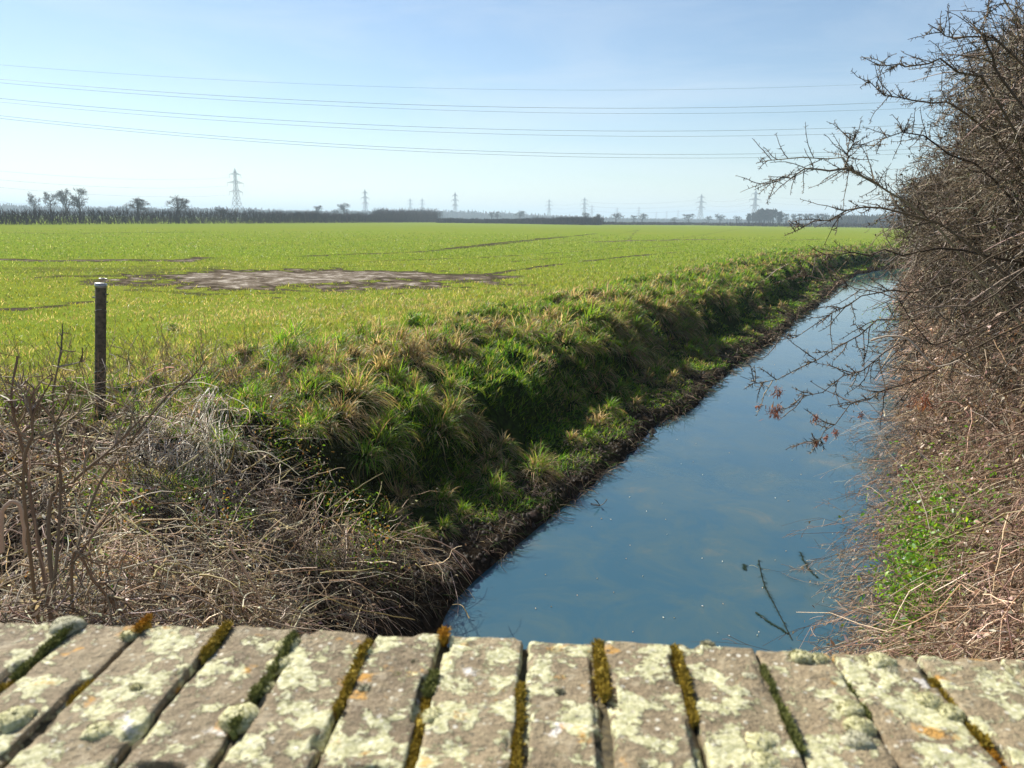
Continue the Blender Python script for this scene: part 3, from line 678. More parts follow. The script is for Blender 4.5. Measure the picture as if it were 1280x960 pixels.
# ------------------------------------------------------------------ fence post
def lathe(prof, n=16, jit=0):
    A = Acc(); a = np.arange(n)*2*math.pi/n; j = 1+jit*(rng.random(n)-.5)
    P = np.array([[(r*math.cos(t)*j[i], r*math.sin(t)*j[i], z) for i, t in enumerate(a)] for r, z in prof])
    V = P.reshape(-1, 3); k = len(prof); b = np.arange(k-1)[:, None]*n; i = np.arange(n)[None]; i2 = (i+1) % n
    Q = np.stack([b+i, b+i2, b+n+i2, b+n+i], -1).reshape(-1, 4); A.add(V, Q, np.array([.3, .3, .3])); return A
def ring(R0, r0, c, n=20, m=6):
    a = np.linspace(0, 2*math.pi, n); P = np.stack([c[0]+R0*np.cos(a), c[1]+R0*np.sin(a), np.full(n, c[2])], -1)
    A = Acc(); A.tubes(P[None], np.full((1, n), r0), np.full((1, 3), .4), m); return A
def post():
    b = gp(125, 524, -.02); dtop = ray(126, 354); top = EYE + dtop*(b[1]/dtop[1]); h = top[2]-b[2]
    root = empty('fence_post', b); tag(root, 'weathered round wooden fence post standing alone in dry weeds at the field edge', 'fence post')
    root.rotation_euler = (0, math.atan2(top[0]-b[0], h), 0)
    obj('wooden_post', lathe([(.046, -.4), (.046, 0), (.047, .4), (.046, h*.8), (.047, h-.01), (.042, h), (0.001, h+.004)], 14, .12).mesh('wooden_post', M['post'], True), root)
    cap = obj('metal_cap', lathe([(.05, h-.03), (.052, h-.028), (.05, h+.006), (.001, h+.009)], 14, .05).mesh('metal_cap', M['rust']), root)
    obj('wire_ring', ring(.03, .005, (.02, 0, h+.05)).mesh('wire_ring', M['rust'], True), cap)
    A = Acc(); A.tubes(np.array([[[.02, .03, h], [.02, .03, h+.05]]]), np.full((1, 2), .004), np.full((1, 3), .4), 5); obj('ring_shank', A.mesh('ring_shank', M['rust']), root)
    for zz, sx in ((h-.09, 1), (h-.16, 1), (h-.13, -1)):
        A = Acc(); A.tubes(np.array([[[sx*.04, 0, zz], [sx*.07, -.01, zz+.005]]]), np.full((1, 2), .006), np.full((1, 3), .4), 6); obj('staple', A.mesh('staple', M['rust']), root)
    for zz in (h*.80, h*.35, h*.22):
        a = np.linspace(-.3, 2*math.pi-.9, 26); A = Acc()
        P = np.stack([.051*np.cos(a), .051*np.sin(a), zz+.03*np.cos(a+1)], -1)
        A.tubes(P[None], np.full((1, 26), .0028), np.full((1, 3), .4), 5); obj('tied_wire', A.mesh('tied_wire', M['rust'], True), root)
post()

# ------------------------------------------------------------------ brick bridge parapet
ZC = H-.40
L0 = gp(0, 767, ZC); L1 = gp(1280, 822, ZC)
eu = unit((L1-L0)[:2]); eu = np.array([eu[0], eu[1], 0]); ev = np.array([-eu[1], eu[0], 0])
ang = math.atan2(eu[1], eu[0])
O = L0 + eu*np.dot(gp(640, 794.5, ZC)-L0, eu)
O = np.array([O[0], O[1], ZC])
def edge_u(px): return float(np.dot(gp(px, 767+55*px/1280, ZC)-O, eu))
def brick_mat():
    m, nt = new_mat('lichened_brick'); n = N(nt)
    pos = n('ShaderNodeNewGeometry').outputs['Position']
    oi = n('ShaderNodeObjectInfo').outputs['Random']
    fine = noise(n, 220, 4, pos, .65); mid = noise(n, 38, 6, pos, .65, .3)
    bcol = ramp(n, mid.outputs[0], [(.3, (.10, .068, .04)), (.5, (.25, .20, .115)), (.68, (.42, .35, .21))])
    bcol = mix(n, .35, bcol, ramp(n, fine.outputs[0], [(.3, (.1, .07, .04)), (.7, (.5, .38, .26))]))
    red = noise(n, 12, 3, pos); bcol = mix(n, ramp(n, red.outputs[0], [(.5, (0, 0, 0)), (.7, (.45,)*3)]), bcol, (.31, .22, .13))
    pit = noise(n, 420, 3, pos, .7); bcol = mix(n, ramp(n, pit.outputs[0], [(.36, (.75,)*3), (.46, (0, 0, 0))]), bcol, (.07, .05, .035)); bcol = mix(n, ramp(n, noise(n, 55, 6, pos, .75).outputs[0], [(.55, (0, 0, 0)), (.62, (.6,)*3)]), bcol, (.5, .43, .3))
    bcol = mix(n, .35, bcol, mix(n, oi, (.13, .10, .055), (.37, .295, .17)))
    l1 = noise(n, 24, 8, pos, .68, .25); l2 = noise(n, 75, 5, pos, .7)
    lm = n('ShaderNodeMath', {0: l1.outputs[0], 1: n('ShaderNodeMath', {0: l2.outputs[0], 1: .34}, operation='MULTIPLY').outputs[0]}, operation='ADD').outputs[0]
    lf = ramp(n, lm, [(.665, (0, 0, 0)), (.70, (1, 1, 1))])
    lcol = ramp(n, fine.outputs[0], [(.3, (.26, .25, .11)), (.5, (.46, .44, .25)), (.7, (.66, .63, .44))])
    c = mix(n, lf, bcol, lcol)
    w1 = noise(n, 30, 5, pos, .6, 0); w1.inputs['Vector'].default_value = (0, 0, 0)
    mp = n('ShaderNodeMapping', {'Vector': pos, 'Location': (3.3, 1.7, 2.1)}); nt.links.new(mp.outputs[0], w1.inputs['Vector'])
    c = mix(n, ramp(n, w1.outputs[0], [(.66, (0, 0, 0)), (.70, (.85,)*3)]), c, (.72, .67, .6))
    o1 = noise(n, 26, 5, None, .6); mp = n('ShaderNodeMapping', {'Vector': pos, 'Location': (7.3, 5.7, 1.1)}); nt.links.new(mp.outputs[0], o1.inputs['Vector'])
    c = mix(n, ramp(n, o1.outputs[0], [(.62, (0, 0, 0)), (.68, (.75,)*3)]), c, (.55, .28, .045))
    spk = n('ShaderNodeTexVoronoi', {'Vector': pos, 'Scale': 95.}); 
    c = mix(n, ramp(n, spk.outputs['Distance'], [(.16, (.8,)*3), (.24, (0, 0, 0))]), c, ramp(n, noise(n, 60, 2, pos).outputs[0], [(.4, (.10, .09, .06)), (.5, (.5, .46, .34)), (.62, (.7, .66, .55))]))
    hs = mix(n, lf, mix(n, .5, mid.outputs[0], fine.outputs[0]), mix(n, .5, (.95,)*3, l2.outputs[0]))
    b = n('ShaderNodeBump', {'Strength': 1.0, 'Distance': .007, 'Height': hs})
    p = n('ShaderNodeBsdfPrincipled', {'Base Color': c, 'Roughness': .75, 'Normal': b.outputs[0], 'Specular IOR Level': .22})
    n('ShaderNodeOutputMaterial', {'Surface': p.outputs[0]}); return m
M['brick'] = brick_mat()
M['moss_y'] = simple_mat('yellow_moss', (.20, .14, .01), (.5, .36, .04), 260, .95, 1.0)
M['moss_o'] = simple_mat('orange_moss', (.3, .14, .01), (.62, .33, .02), 240, .95, 1.0)
M['moss_g'] = simple_mat('green_moss', (.08, .10, .02), (.3, .3, .08), 260, .95, 1.0)
M['cushion'] = simple_mat('grey_green_moss_cushion', (.30, .29, .11), (.62, .58, .36), 300, .95, 1.0)
M['cushion_d'] = simple_mat('dark_grey_moss_cushion', (.22, .21, .11), (.5, .47, .34), 300, .95, 1.0)
M['mortar'] = simple_mat('dirty_mortar', (.03, .024, .012), (.13, .10, .045), 120, .95, .8)
def wallbrick_mat():
    m, nt = new_mat('wall_brickwork'); n = N(nt)
    tc = n('ShaderNodeTexCoord').outputs['Object']
    b = n('ShaderNodeTexBrick', {'Vector': n('ShaderNodeMapping', {'Vector': tc, 'Rotation': (R(90), 0, 0)}).outputs[0], 'Color1': (.3, .15, .1, 1), 'Color2': (.22, .13, .1, 1), 'Mortar': (.35, .32, .27, 1), 'Scale': 1., 'Mortar Size': .006, 'Brick Width': .225, 'Row Height': .075})
    p = n('ShaderNodeBsdfPrincipled', {'Base Color': b.outputs[0], 'Roughness': .9}); n('ShaderNodeOutputMaterial', {'Surface': p.outputs[0]}); return m
def dispbox(cx, w, y0, y1, z0, z1, nx, ny, nz, rnd, amp, frq=28, ph=0, chip=.012):
    """rounded worn box as a displaced closed surface"""
    V = []; Q = []; idx = {}
    def vid(i, j, k):
        key = (i, j, k)
        if key not in idx: idx[key] = len(V); V.append((i/nx, j/ny, k/nz))
        return idx[key]
    for (A1, B1, mk) in ((nx, ny, lambda a, b, e: (a, b, e*nz)), (nx, nz, lambda a, b, e: (a, e*ny, b)), (ny, nz, lambda a, b, e: (e*nx, a, b))):
        for e in (0, 1):
            for a in range(A1):
                for b in range(B1):
                    q = [vid(*mk(a, b, e)), vid(*mk(a+1, b, e)), vid(*mk(a+1, b+1, e)), vid(*mk(a, b+1, e))]
                    flip = (e == 0) ^ (A1 == nx and B1 == nz and mk(0, 0, 1)[1] == ny)
                    Q.append(q[::-1] if flip else q)
    V = np.array(V)-.5; size = np.array([w, y1-y0, z1-z0]); P = V*size
    inner = size/2-rnd; c = np.clip(P, -inner, inner); d = P-c; ln = np.linalg.norm(d, axis=1, keepdims=True)
    P = np.where(ln > 1e-9, c+d/np.maximum(ln, 1e-9)*np.minimum(ln, rnd)*1.0, P)
    W = P+np.array([cx, (y0+y1)/2, (z0+z1)/2])
    nrm = unit(V*np.array([1, 1, 1])*np.abs(V)**3+1e-9)
    q1 = fbm(W[:, 0]*frq+ph+50, W[:, 1]*frq+W[:, 2]*frq*1.3+50, 3)-.5
    q2 = fbm(W[:, 0]*frq*4+ph+50, W[:, 1]*frq*4+W[:, 2]*frq*3+50, 2)-.5
    edge = (np.abs(V).max(1) > .46)*(np.sort(np.abs(V), 1)[:, 1] > .40)
    P = W + nrm*(amp*q1*2+amp*.5*q2)[:, None] - nrm*(edge*np.clip(q1-.03, 0, 1)*chip*3)[:, None]
    return P, np.array(Q)
def bridge():
    root = empty('brick_bridge', O); root.rotation_euler = (0, 0, ang)
    tag(root, 'old brick bridge parapet topped with worn brick-on-edge coping, lichen and moss, in the foreground', 'bridge')
    U = [(-75, -2), (5, 99), (108, 182), (193, 280), (292, 370), (383, 462), (474, 550), (564, 651), (663, 740), (757, 836), (848, 938), (945, 1033), (1040, 1137), (1147, 1240), (1250, 1345)]
    us = [(edge_u(a), edge_u(b)) for a, b in U]
    a = us[0][0]
    while a > -2.6: us.insert(0, (a-.078, a-.010)); a = us[0][0]
    a = us[-1][1]
    while a < 2.6: us.append((a+.010, a+.078)); a = us[-1][1]
    for i, (a, b) in enumerate(us):
        vis = -.75 < a < .75
        nx, ny, nz = (26, 72, 10) if vis else (6, 16, 4)
        a -= .0026; b += .0026
        w = (b-a); dz = random.uniform(-.003, .002)
        P, Q = dispbox((a+b)/2, w, -.222+random.uniform(-.004, .004), random.uniform(-.004, .003), -.078, dz, nx, ny, nz, .0045, .0035, 24, i*3.7)
        me = build_mesh('coping_brick', P, Q, None, True, M['brick'])
        o = obj('coping_brick', me, root); o.rotation_euler = (0, 0, random.uniform(-.006, .006))
    # mortar bed with moss standing in the joints
    P, Q = dispbox(0, 5.2, -.212, -.005, -.09, -.0088, 400, 40, 3, .003, .0022, 60)
    obj('mortar', build_mesh('mortar', P, Q, None, True, M['mortar']), root)
    mats = {'y': 'moss_y', 'o': 'moss_o', 'g': 'moss_g'}
    sp = [(2, -.004, -.10, 'g', 0), (2, -.10, -.19, 'y', -.004), (3, 0, -.022, 'o', .005), (3, -.10, -.13, 'y', -.004), (4, 0, -.06, 'y', .002), (5, -.02, -.16, 'g', .004), (6, -.02, -.13, 'y', .002), (7, -.0, -.012, 'o', .006), (7, -.09, -.2, 'y', -.003), (7, -.07, -.1, 'g', .002),
          (8, -.08, -.21, 'y', .0), (9, 0, -.09, 'y', .0), (10, -.005, -.12, 'y', .002), (11, -.03, -.15, 'g', .0), (13, -.04, -.13, 'y', -.002), (13, -.12, -.2, 'o', -.002), (12, -.05, -.1, 'g', -.005)]
    base = [k for k, (a, b) in enumerate(us) if abs(a-edge_u(-75)) < 1e-6][0]
    jobs = []
    for k, v1, v0, c, h in sp:
        a, b = us[base+k-1][1], us[base+k][0]; w0 = max(b-a-.0052, .0045)
        jobs.append((k, v1, v0, c, h, a, b, w0))
    pieces = []
    for k, v1, v0, c, h, a, b, w0 in jobs:
        v = v1
        while v > v0+.004:
            L_ = random.uniform(.008, .028); e = max(v-L_, v0); pieces.append((k, v, e-.002, c, h+random.uniform(-.003, .002), a+random.uniform(-.001, .001), b, w0*random.uniform(.7, 1.35))); v = e-random.choice([0, 0, 0, .004, .008])
    for k, v1, v0, c, h, a, b, w in pieces:
        P, Q = dispbox((a+b)/2, w, v0, v1, -.03, -.0015+h, 8, max(8, int(abs(v1-v0)*500)), 6, .003, .006, 90, k*7.7)
        # soft tufts
        A = Acc(); A.add(P, Q, np.array([.3, .3, .1])); n = int(abs(v1-v0)*16000)
        p = np.stack([(a+b)/2+(rng.random(n)-.5)*w*.9, v0+(v1-v0)*rng.random(n), np.full(n, -.003+h)], -1)
        A.tubes(walk(p, np.array([0, 0, 1.])+rng.normal(size=(n, 3))*.5, .003+.004*rng.random(n), 3, .2), np.full(n, .0005), np.full((n, 3), .3))
        obj('joint_moss', A.mesh('joint_moss', M[mats[c]]), root)
    inv = np.array([[eu[0], eu[1], 0], [ev[0], ev[1], 0], [0, 0, 1]])
    for px, py, dm, dk in ((362, 802, 28, 0), (350, 827, 28, 0), (332, 855, 22, 0), (300, 893, 42, 0), (455, 812, 26, 0), (445, 840, 22, 0), (456, 857, 20, 1), (122, 912, 32, 0), (17, 895, 36, 0), (542, 892, 30, 0), (612, 955, 26, 0), (82, 779, 32, 1), (162, 789, 18, 0), (580, 925, 16, 1), (518, 824, 13, 1), (497, 841, 16, 0), (812, 827, 20, 0), (938, 846, 26, 1), (870, 820, 13, 1), (1002, 817, 24, 0), (1024, 819, 18, 0), (1102, 824, 30, 0), (1115, 835, 18, 1), (1064, 882, 26, 0), (1075, 904, 30, 0), (1072, 922, 32, 1), (1162, 871, 24, 0), (1190, 886, 24, 0), (950, 926, 34, 0), (957, 950, 34, 0), (802, 954, 20, 1), (905, 885, 14, 1), (885, 801, 14, 1), (170, 855, 14, 0), (700, 860, 9, 1), (1230, 842, 16, 1), (640, 800, 10, 1)):
        c = inv@(gp(px, py, ZC+.002)-O); dist = np.linalg.norm(gp(px, py, ZC)-EYE); rd = dm/2/F*dist*1.05
        n1, n2 = 14, 7; V = []; 
        for j in range(n2+1):
            th = j/n2*math.pi/2
            for i in range(n1): 
                a = 2*math.pi*i/n1; rr = rd*math.cos(th)**.7*(1+.12*math.sin(3*a+px)+.08*math.sin(5*a+py)); V.append((rr*math.cos(a), rr*math.sin(a), rd*.62*math.sin(th)))
        V = np.array(V); V += rng.normal(size=V.shape)*rd*.03; b = np.arange(n2)[:, None]*n1; i = np.arange(n1)[None]; i2 = (i+1) % n1
        Q = np.stack([b+i, b+i2, b+n1+i2, b+n1+i], -1).reshape(-1, 4); A = Acc(); A.add(V, Q, np.array([.3, .3, .2]))
        n = 260; v = unit(np.abs(rng.normal(size=(n, 3)))*np.sign(rng.normal(size=(n, 3))*np.array([1, 1, 0])+np.array([0, 0, 1]))); p = v*np.array([rd, rd, rd*.6])*.95
        A.tubes(walk(p, v+rng.normal(size=(n, 3))*.3, .0012+.0016*rng.random(n), 2, .2), np.full(n, .00035), np.full((n, 3), .3))
        A.V = [q+np.array([c[0], c[1], -.004]) for q in A.V]
        obj('moss_cushion', A.mesh('moss_cushion', M['cushion_d' if dk else 'cushion'], True), root)
    # wall under the coping
    P, Q = dispbox(0, 5.4, -.20, -.02, -3.2, -.095, 20, 2, 12, .002, 0, chip=0)
    obj('parapet_wall', build_mesh('parapet_wall', P, Q, None, False, wallbrick_mat()), root)
bridge()
# road deck of the bridge behind the parapet
def deck():
    A = Acc()
    for zz in (0,):
        V = np.array([(-6, -8, -1.15), (6, -8, -1.15), (6, -.206, -1.15), (-6, -.206, -1.15)], float)
        A.add(V, np.array([[0, 1, 2, 3]]), np.array([.1, .1, .1]))
    o = obj('road', A.mesh('road', simple_mat('old_tarmac', (.04, .04, .04), (.07, .07, .065), 60, .9, .4)), loc=O); o.rotation_euler = (0, 0, ang)
    tag(o, 'tarmac road over the bridge behind the parapet', 'road', kind='structure')
deck()

# ------------------------------------------------------------------ sparkle specks, twig and weed on the water
def floaters():
    n = 80; s = 5+rng.random(n)**1.5*14; t = .3+2.4*rng.random(n); x, y = xy(s, t); A = Acc()
    a = rng.random(n)*6.28; L = .006+.012*rng.random(n)**3
    P = np.stack([np.stack([x, y, np.full(n, WATER+.004)], -1), np.stack([x+np.cos(a)*L, y+np.sin(a)*L, np.full(n, WATER+.006)], -1)], 1)
    A.tubes(P, np.full(n, .0035), colvar(n, [(.8, .8, .75), (.6, .5, .35)], None, .1), 4)  # bright floating bits added in place of sun glints on the water
    tag(obj('sparkle_specks', A.mesh('sparkle_specks', M['dead'])), 'tiny pale floating specks standing in for sun sparkle on the channel', 'sparkle specks', kind='stuff')
    c = gp(750, 633, WATER); A = Acc(); P = walk(np.repeat(np.array([[0, 0, .01]]), 5, 0), rng.normal(size=(5, 3))*np.array([1, .4, .15]), np.full(5, .11), 5, .2); P[..., 2] = np.abs(P[..., 2])
    A.tubes(P, np.full(5, .004), colvar(5, [(.12, .09, .06)], None, .1), 4)
    tag(obj('floating_twig', A.mesh('floating_twig', M['bark']), loc=c), 'small dark forked twig floating near the muddy left edge of the water', 'twig')
    A = Acc()
    for pts in ([(948, 700), (955, 730), (970, 760), (990, 800)], [(930, 705), (931, 712)], [(1000, 690), (1010, 710), (1022, 722)], [(944, 765), (965, 780), (985, 792)]):
        q = smooth_pl([gp(a, b, WATER+.003) for a, b in pts], 24); S, d, L, _ = kids(q[None], np.array([.01]), 110, .01, .05, 60, 0)
        d[:, 2] *= .05; P = walk(S, d, L, 3, .2); P[..., 2] = WATER+.004+.003*rng.random(P.shape[:2]); A.ribbons(P, np.full(len(P), .009), colvar(len(P), [(.02, .04, .015), (.03, .05, .02)], None, .2))
        A.tubes(q[None], np.full((1, 24), .004), colvar(1, [(.02, .03, .015)]))
    tag(obj('water_weed', A.mesh('water_weed', M['leaf'])), 'dark strands of water weed trailing at the surface near the right bank', 'water weed', kind='stuff')
floaters()

# ------------------------------------------------------------------ pylons and wires
STEEL = np.array([[.22, .23, .24]])
def seg_tubes(A, segs, r, m=4):
    A.tubes(np.array(segs, float), np.full((len(segs), 2), r), np.repeat(STEEL, len(segs), 0), m)
ARMS = [(.52, 8.5), (.70, 10.5), (.87, 7.5)]
def pylon_parts(h=50., k=1.0):
    def hw(z): u = z/h; return np.interp(u, [0, .5, .95, 1], [5.0, 1.9, .8, .1])
    body = Acc(); S = []; zs = [h*v for v in (0, .16, .29, .40, .49, .57, .65, .73, .81, .89, .95)]
    cor = lambda z: [(sx*hw(z), sy*hw(z), z) for sx, sy in ((-1, -1), (1, -1), (1, 1), (-1, 1))]
    for a, b in zip(zs[:-1], zs[1:]):
        ca, cb = cor(a), cor(b)
        for i in range(4):
            j = (i+1) % 4; S += [(ca[i], cb[i]), (ca[i], cb[j]), (ca[j], cb[i]), (cb[i], cb[j])]
    t = cor(h*.95); S += [(p, (0, 0, h)) for p in t]
    seg_tubes(body, S, .17*k); out = [('lattice_tower', body)]
    for u, L in ARMS:
        z = h*u; a = Acc(); S = []; w = hw(z); w2 = hw(z+2.4)
        for sx in (-1, 1):
            tip = (sx*L, 0, z+.3)
            for sy in (-1, 1):
                S += [((sx*w, sy*w, z), tip), ((sx*w2, sy*w2, z+2.4), tip)]
                m = (sx*(w+L)/2, sy*w/2, z+.15); S += [((sx*w2, sy*w2, z+2.4), m)]
        seg_tubes(a, S, .15*k); out.append(('cross_arm', a))
        b = Acc(); seg_tubes(b, [((sx*L, 0, z+.3), (sx*L, 0, z-3.2)) for sx in (-1, 1)], .16*k, 5); out.append(('insulators', b))
    return out
PY = {}
PYLONS = [ # px, top y, dist, rot, label
 (297, 217, 920, 60, 'tallest, nearest lattice pylon standing behind the left hedge'),
 (457, 239, 1350, 60, 'lattice pylon alone, left of the pair of small pylons'),
 (513, 249, 1900, 50, 'left one of two small side-by-side pylons behind the conifers'),
 (528, 249, 1950, 50, 'right one of two small side-by-side pylons behind the conifers'),
 (569, 242, 1450, 55, 'lattice pylon rising just right of the end of the dark hedge'),
 (594, 262, 3200, 55, 'very faint tiny pylon just right of the one by the hedge end'),
 (686, 250, 1750, 30, 'broad lattice pylon left of the close pair in the centre distance'),
 (730, 248, 1650, 30, 'taller left one of the close pair of pylons in the centre distance'),
 (739.5, 257, 2300, 30, 'shorter right one of the close pair of pylons in the centre distance'),
 (771, 260, 2500, 30, 'small pylon standing right behind a round bare tree'),
 (798, 259, 2450, 30, 'small thin pylon just left of a round bare tree pair'),
 (820, 265, 3200, 30, 'left one of three tiny hazy pylons'),
 (833, 264, 3100, 30, 'middle one of three tiny hazy pylons'),
 (847, 263, 3050, 30, 'right one of three tiny hazy pylons'),
 (875, 245, 1500, 20, 'tall thin lattice pylon between bare trees, left of the round wood'),
 (942, 241, 1330, 20, 'lattice pylon standing over the left end of the round wood')]
def place_far(px, d):
    p = dp(px, horizon(px), d); return np.array([p[0], p[1], 0.0])
PINFO = []
def pylons():
    protos = {}
    for k in (1.0, 1.6):
        protos[k] = [(nm, a.mesh(nm, M['steel'])) for nm, a in pylon_parts(50., k)]
    for px, ty, d, rot, lab in PYLONS:
        p = place_far(px, d); hh = H + (horizon(px)-ty)/F*d
        o = empty('electricity_pylon', p); sc = hh/50; o.scale = (max(sc, .75),)*2+(sc,); o.rotation_euler = (0, 0, R(rot))
        tag(o, lab, 'pylon', 'electricity pylons on the horizon')
        for nm, me in protos[1.0 if d < 1200 else 1.6]: last = obj(nm, me, last if nm == 'insulators' else o)
        PINFO.append((px, p, sc, R(rot)))
pylons()
def wire(P, r, lab, grp, name='power_line'):
    A = Acc(); c = P[0]; A.tubes((P-c)[None], np.full((1, len(P)), r), np.full((1, 3), .2), 4)
    tag(obj(name, A.mesh(name, M['wire']), loc=c), lab, 'power line', grp)
def foreground_wires():
    b0 = R(-70); base0 = 170.   # vertical plane of the near line: passes to the left and away to the right
    specs = [((0, 81), (640, 112), (1090, 105), 0, 'topmost and faintest overhead wire across the sky'),
             ((0, 99), (640, 134), (1110, 128), 0, 'upper wire of the highest pair of overhead wires'),
             ((0, 103.5), (640, 140), (1110, 136.5), 1, 'lower wire of the highest pair of overhead wires'),
             ((0, 123), (640, 162), (1100, 158), 0, 'upper wire of the middle pair of overhead wires'),
             ((0, 127.5), (640, 168), (1100, 165.5), 1, 'lower wire of the middle pair of overhead wires'),
             ((0, 144.5), (640, 190), (1100, 188), 0, 'upper wire of the lowest pair of overhead wires'),
             ((0, 148), (640, 194), (1100, 193.5), 1, 'lower wire of the lowest pair of overhead wires')]
    for a, m, b, k, lab in specs:
        # plane y = 170 + 8k + .12 x  (line runs nearly square across the view)
        Y0 = 165+9*k; sl = .10
        pts = []
        for q in (a, m, b):
            d = ray(*q); kk = Y0/(d[1]-sl*d[0]); pts.append(EYE+d*kk)
        pts = np.array(pts); X = pts[:, 0]; c = np.polyfit(X, pts[:, 2], 2)
        x = np.linspace(-150, 150, 60); P = np.stack([x, Y0+sl*x, np.polyval(c, x)], -1)
        wire(P, .022 if lab[0] == 't' else .034, lab, 'overhead wires across the sky')
foreground_wires()
def arm_pt(info, arm, side):
    px, p, sc, rot = info; u, L = ARMS[arm]; s2 = max(sc, .75)
    return p+np.array([side*L*s2*math.cos(rot), side*L*s2*math.sin(rot), (50*u-3)*sc])
def far_wires():
    byp = {round(i[0]): i for i in PINFO}
    lab_t = ['lowest', 'middle', 'highest']
    def span(A, B, sag, r, lab, grp):
        u = np.linspace(0, 1, 24)[:, None]; P = A*(1-u)+B*u; P[:, 2] -= 4*sag*(u*(1-u))[:, 0]; wire(P, r, lab, grp)
    i = byp[297]
    for arm, (yl) in enumerate((229, 220, 209)):
        A = arm_pt(i, arm, -1); Bp = dp(-90, yl-4, 560); span(A, Bp, 5, .07, '%s of three faint wires running left from the tallest pylon' % lab_t[arm], 'faint wires left of the tallest pylon')
    for a, b, nm in ((686, 730, 'from the broad pylon to the close pair'), (730, 875, 'from the close pair of pylons to the tall thin one'), (875, 942, 'between the tall thin pylon and the one over the wood')):
        for arm in range(3):
            for sd, w in ((-1, 'left'), (1, 'right')):
                span(arm_pt(byp[a], arm, sd), arm_pt(byp[b], arm, sd), 6, .09, '%s %s distant wire %s' % (lab_t[arm], w, nm), 'distant wires between pylons')
    for arm in range(3):
        span(arm_pt(byp[942], arm, 1), dp(1180, 262-9*arm, 1250), 6, .09, '%s distant wire running right from the pylon over the wood' % lab_t[arm], 'distant wires between pylons')
far_wires()

# ------------------------------------------------------------------ distant trees, hedges, woods
FB = [(.06, .05, .04), (.09, .075, .06), (.045, .04, .035)]
def tree_arrays(h, w, kind=0, r_tw=.06, dens=1.0):
    tr, cr = Acc(), Acc()
    hb = .22*h if kind != 2 else .1*h
    P0 = walk(np.array([[0, 0, -.3]]), np.array([[0, 0, 1.]]), np.array([h*.72]), 7, .03)
    tr.tubes(P0, (h*.028*np.linspace(1.2, .3, 7))[None], colvar(1, FB), 6)
    n1 = 12; up = {0: .05, 1: .18, 2: .5}[kind]
    S, d, L, _ = kids(P0, np.array([1.]), n1, w*.38, w*.6, 52 if kind != 2 else 22, .3); d[:, 2] = np.abs(d[:, 2])+.15
    P1 = walk(S, d, L*(1 if kind != 2 else 1.2), 5, .1, (0, 0, up)); r1 = h*.009*(.7+.5*rng.random(len(P1)))
    tr.tubes(P1, r1[:, None]*np.linspace(1.2, .4, 5), colvar(len(P1), FB, None, .15), 4)
    S, d, L, _ = kids(P1, r1, 6, h*.12, h*.26, 45, .2); P2 = walk(S, d, L, 4, .15, (0, 0, up*.5))
    cr.tubes(P2, np.full(len(P2), h*.0042), colvar(len(P2), FB, None, .15))
    S, d, L, _ = kids(P2, np.full(len(P2), 1.), int(5*dens), h*.05, h*.13, 45, .2); P3 = walk(S, d, L, 3, .2, (0, 0, up*.3))
    cr.tubes(P3, np.full(len(P3), r_tw), colvar(len(P3), FB+[(.12, .1, .075)], None, .2))
    S, d, L, _ = kids(P3, np.full(len(P3), 1.), int(3*dens), h*.03, h*.07, 50, .2); P4 = walk(S, d, L, 2, .2)
    cr.tubes(P4, np.full(len(P4), r_tw*.8), colvar(len(P4), FB+[(.12, .1, .075)], None, .2))
    return tr, cr
def conifer_arrays(h, w):
    tr, cr = Acc(), Acc(); tr.tubes(np.array([[[0, 0, -.2], [0, 0, h]]]), np.array([[h*.02, .03]]), colvar(1, FB), 5)
    n = 900; u = rng.random(n)**.8; a = rng.random(n)*6.28; rr = w/2*(1-u)**.8
    P = np.zeros((n, 3, 3)); k = np.array([.1, .6, 1.]); P[..., 0] = (np.cos(a)*rr)[:, None]*k; P[..., 1] = (np.sin(a)*rr)[:, None]*k; P[..., 2] = (h*(.06+.94*u))[:, None]-.12*w*k
    cr.ribbons(P, np.full(n, w*.14), colvar(n, [(.03, .05, .025), (.045, .065, .03)], None, .2)); return tr, cr
PROT = {}
def proto(key):
    if key not in PROT:
        kind = key[0]
        if kind == 'c': t, c = conifer_arrays(10, 2.6)
        else: t, c = tree_arrays(10, {'r': 10, 'l': 7, 'p': 3.0}[kind], {'r': 0, 'l': 1, 'p': 2}[kind], {'r': .028, 'l': .026, 'p': .03}[kind])
        PROT[key] = (t.mesh('trunk', M['far'], True), c.mesh('crown', M['far']))
    return PROT[key]
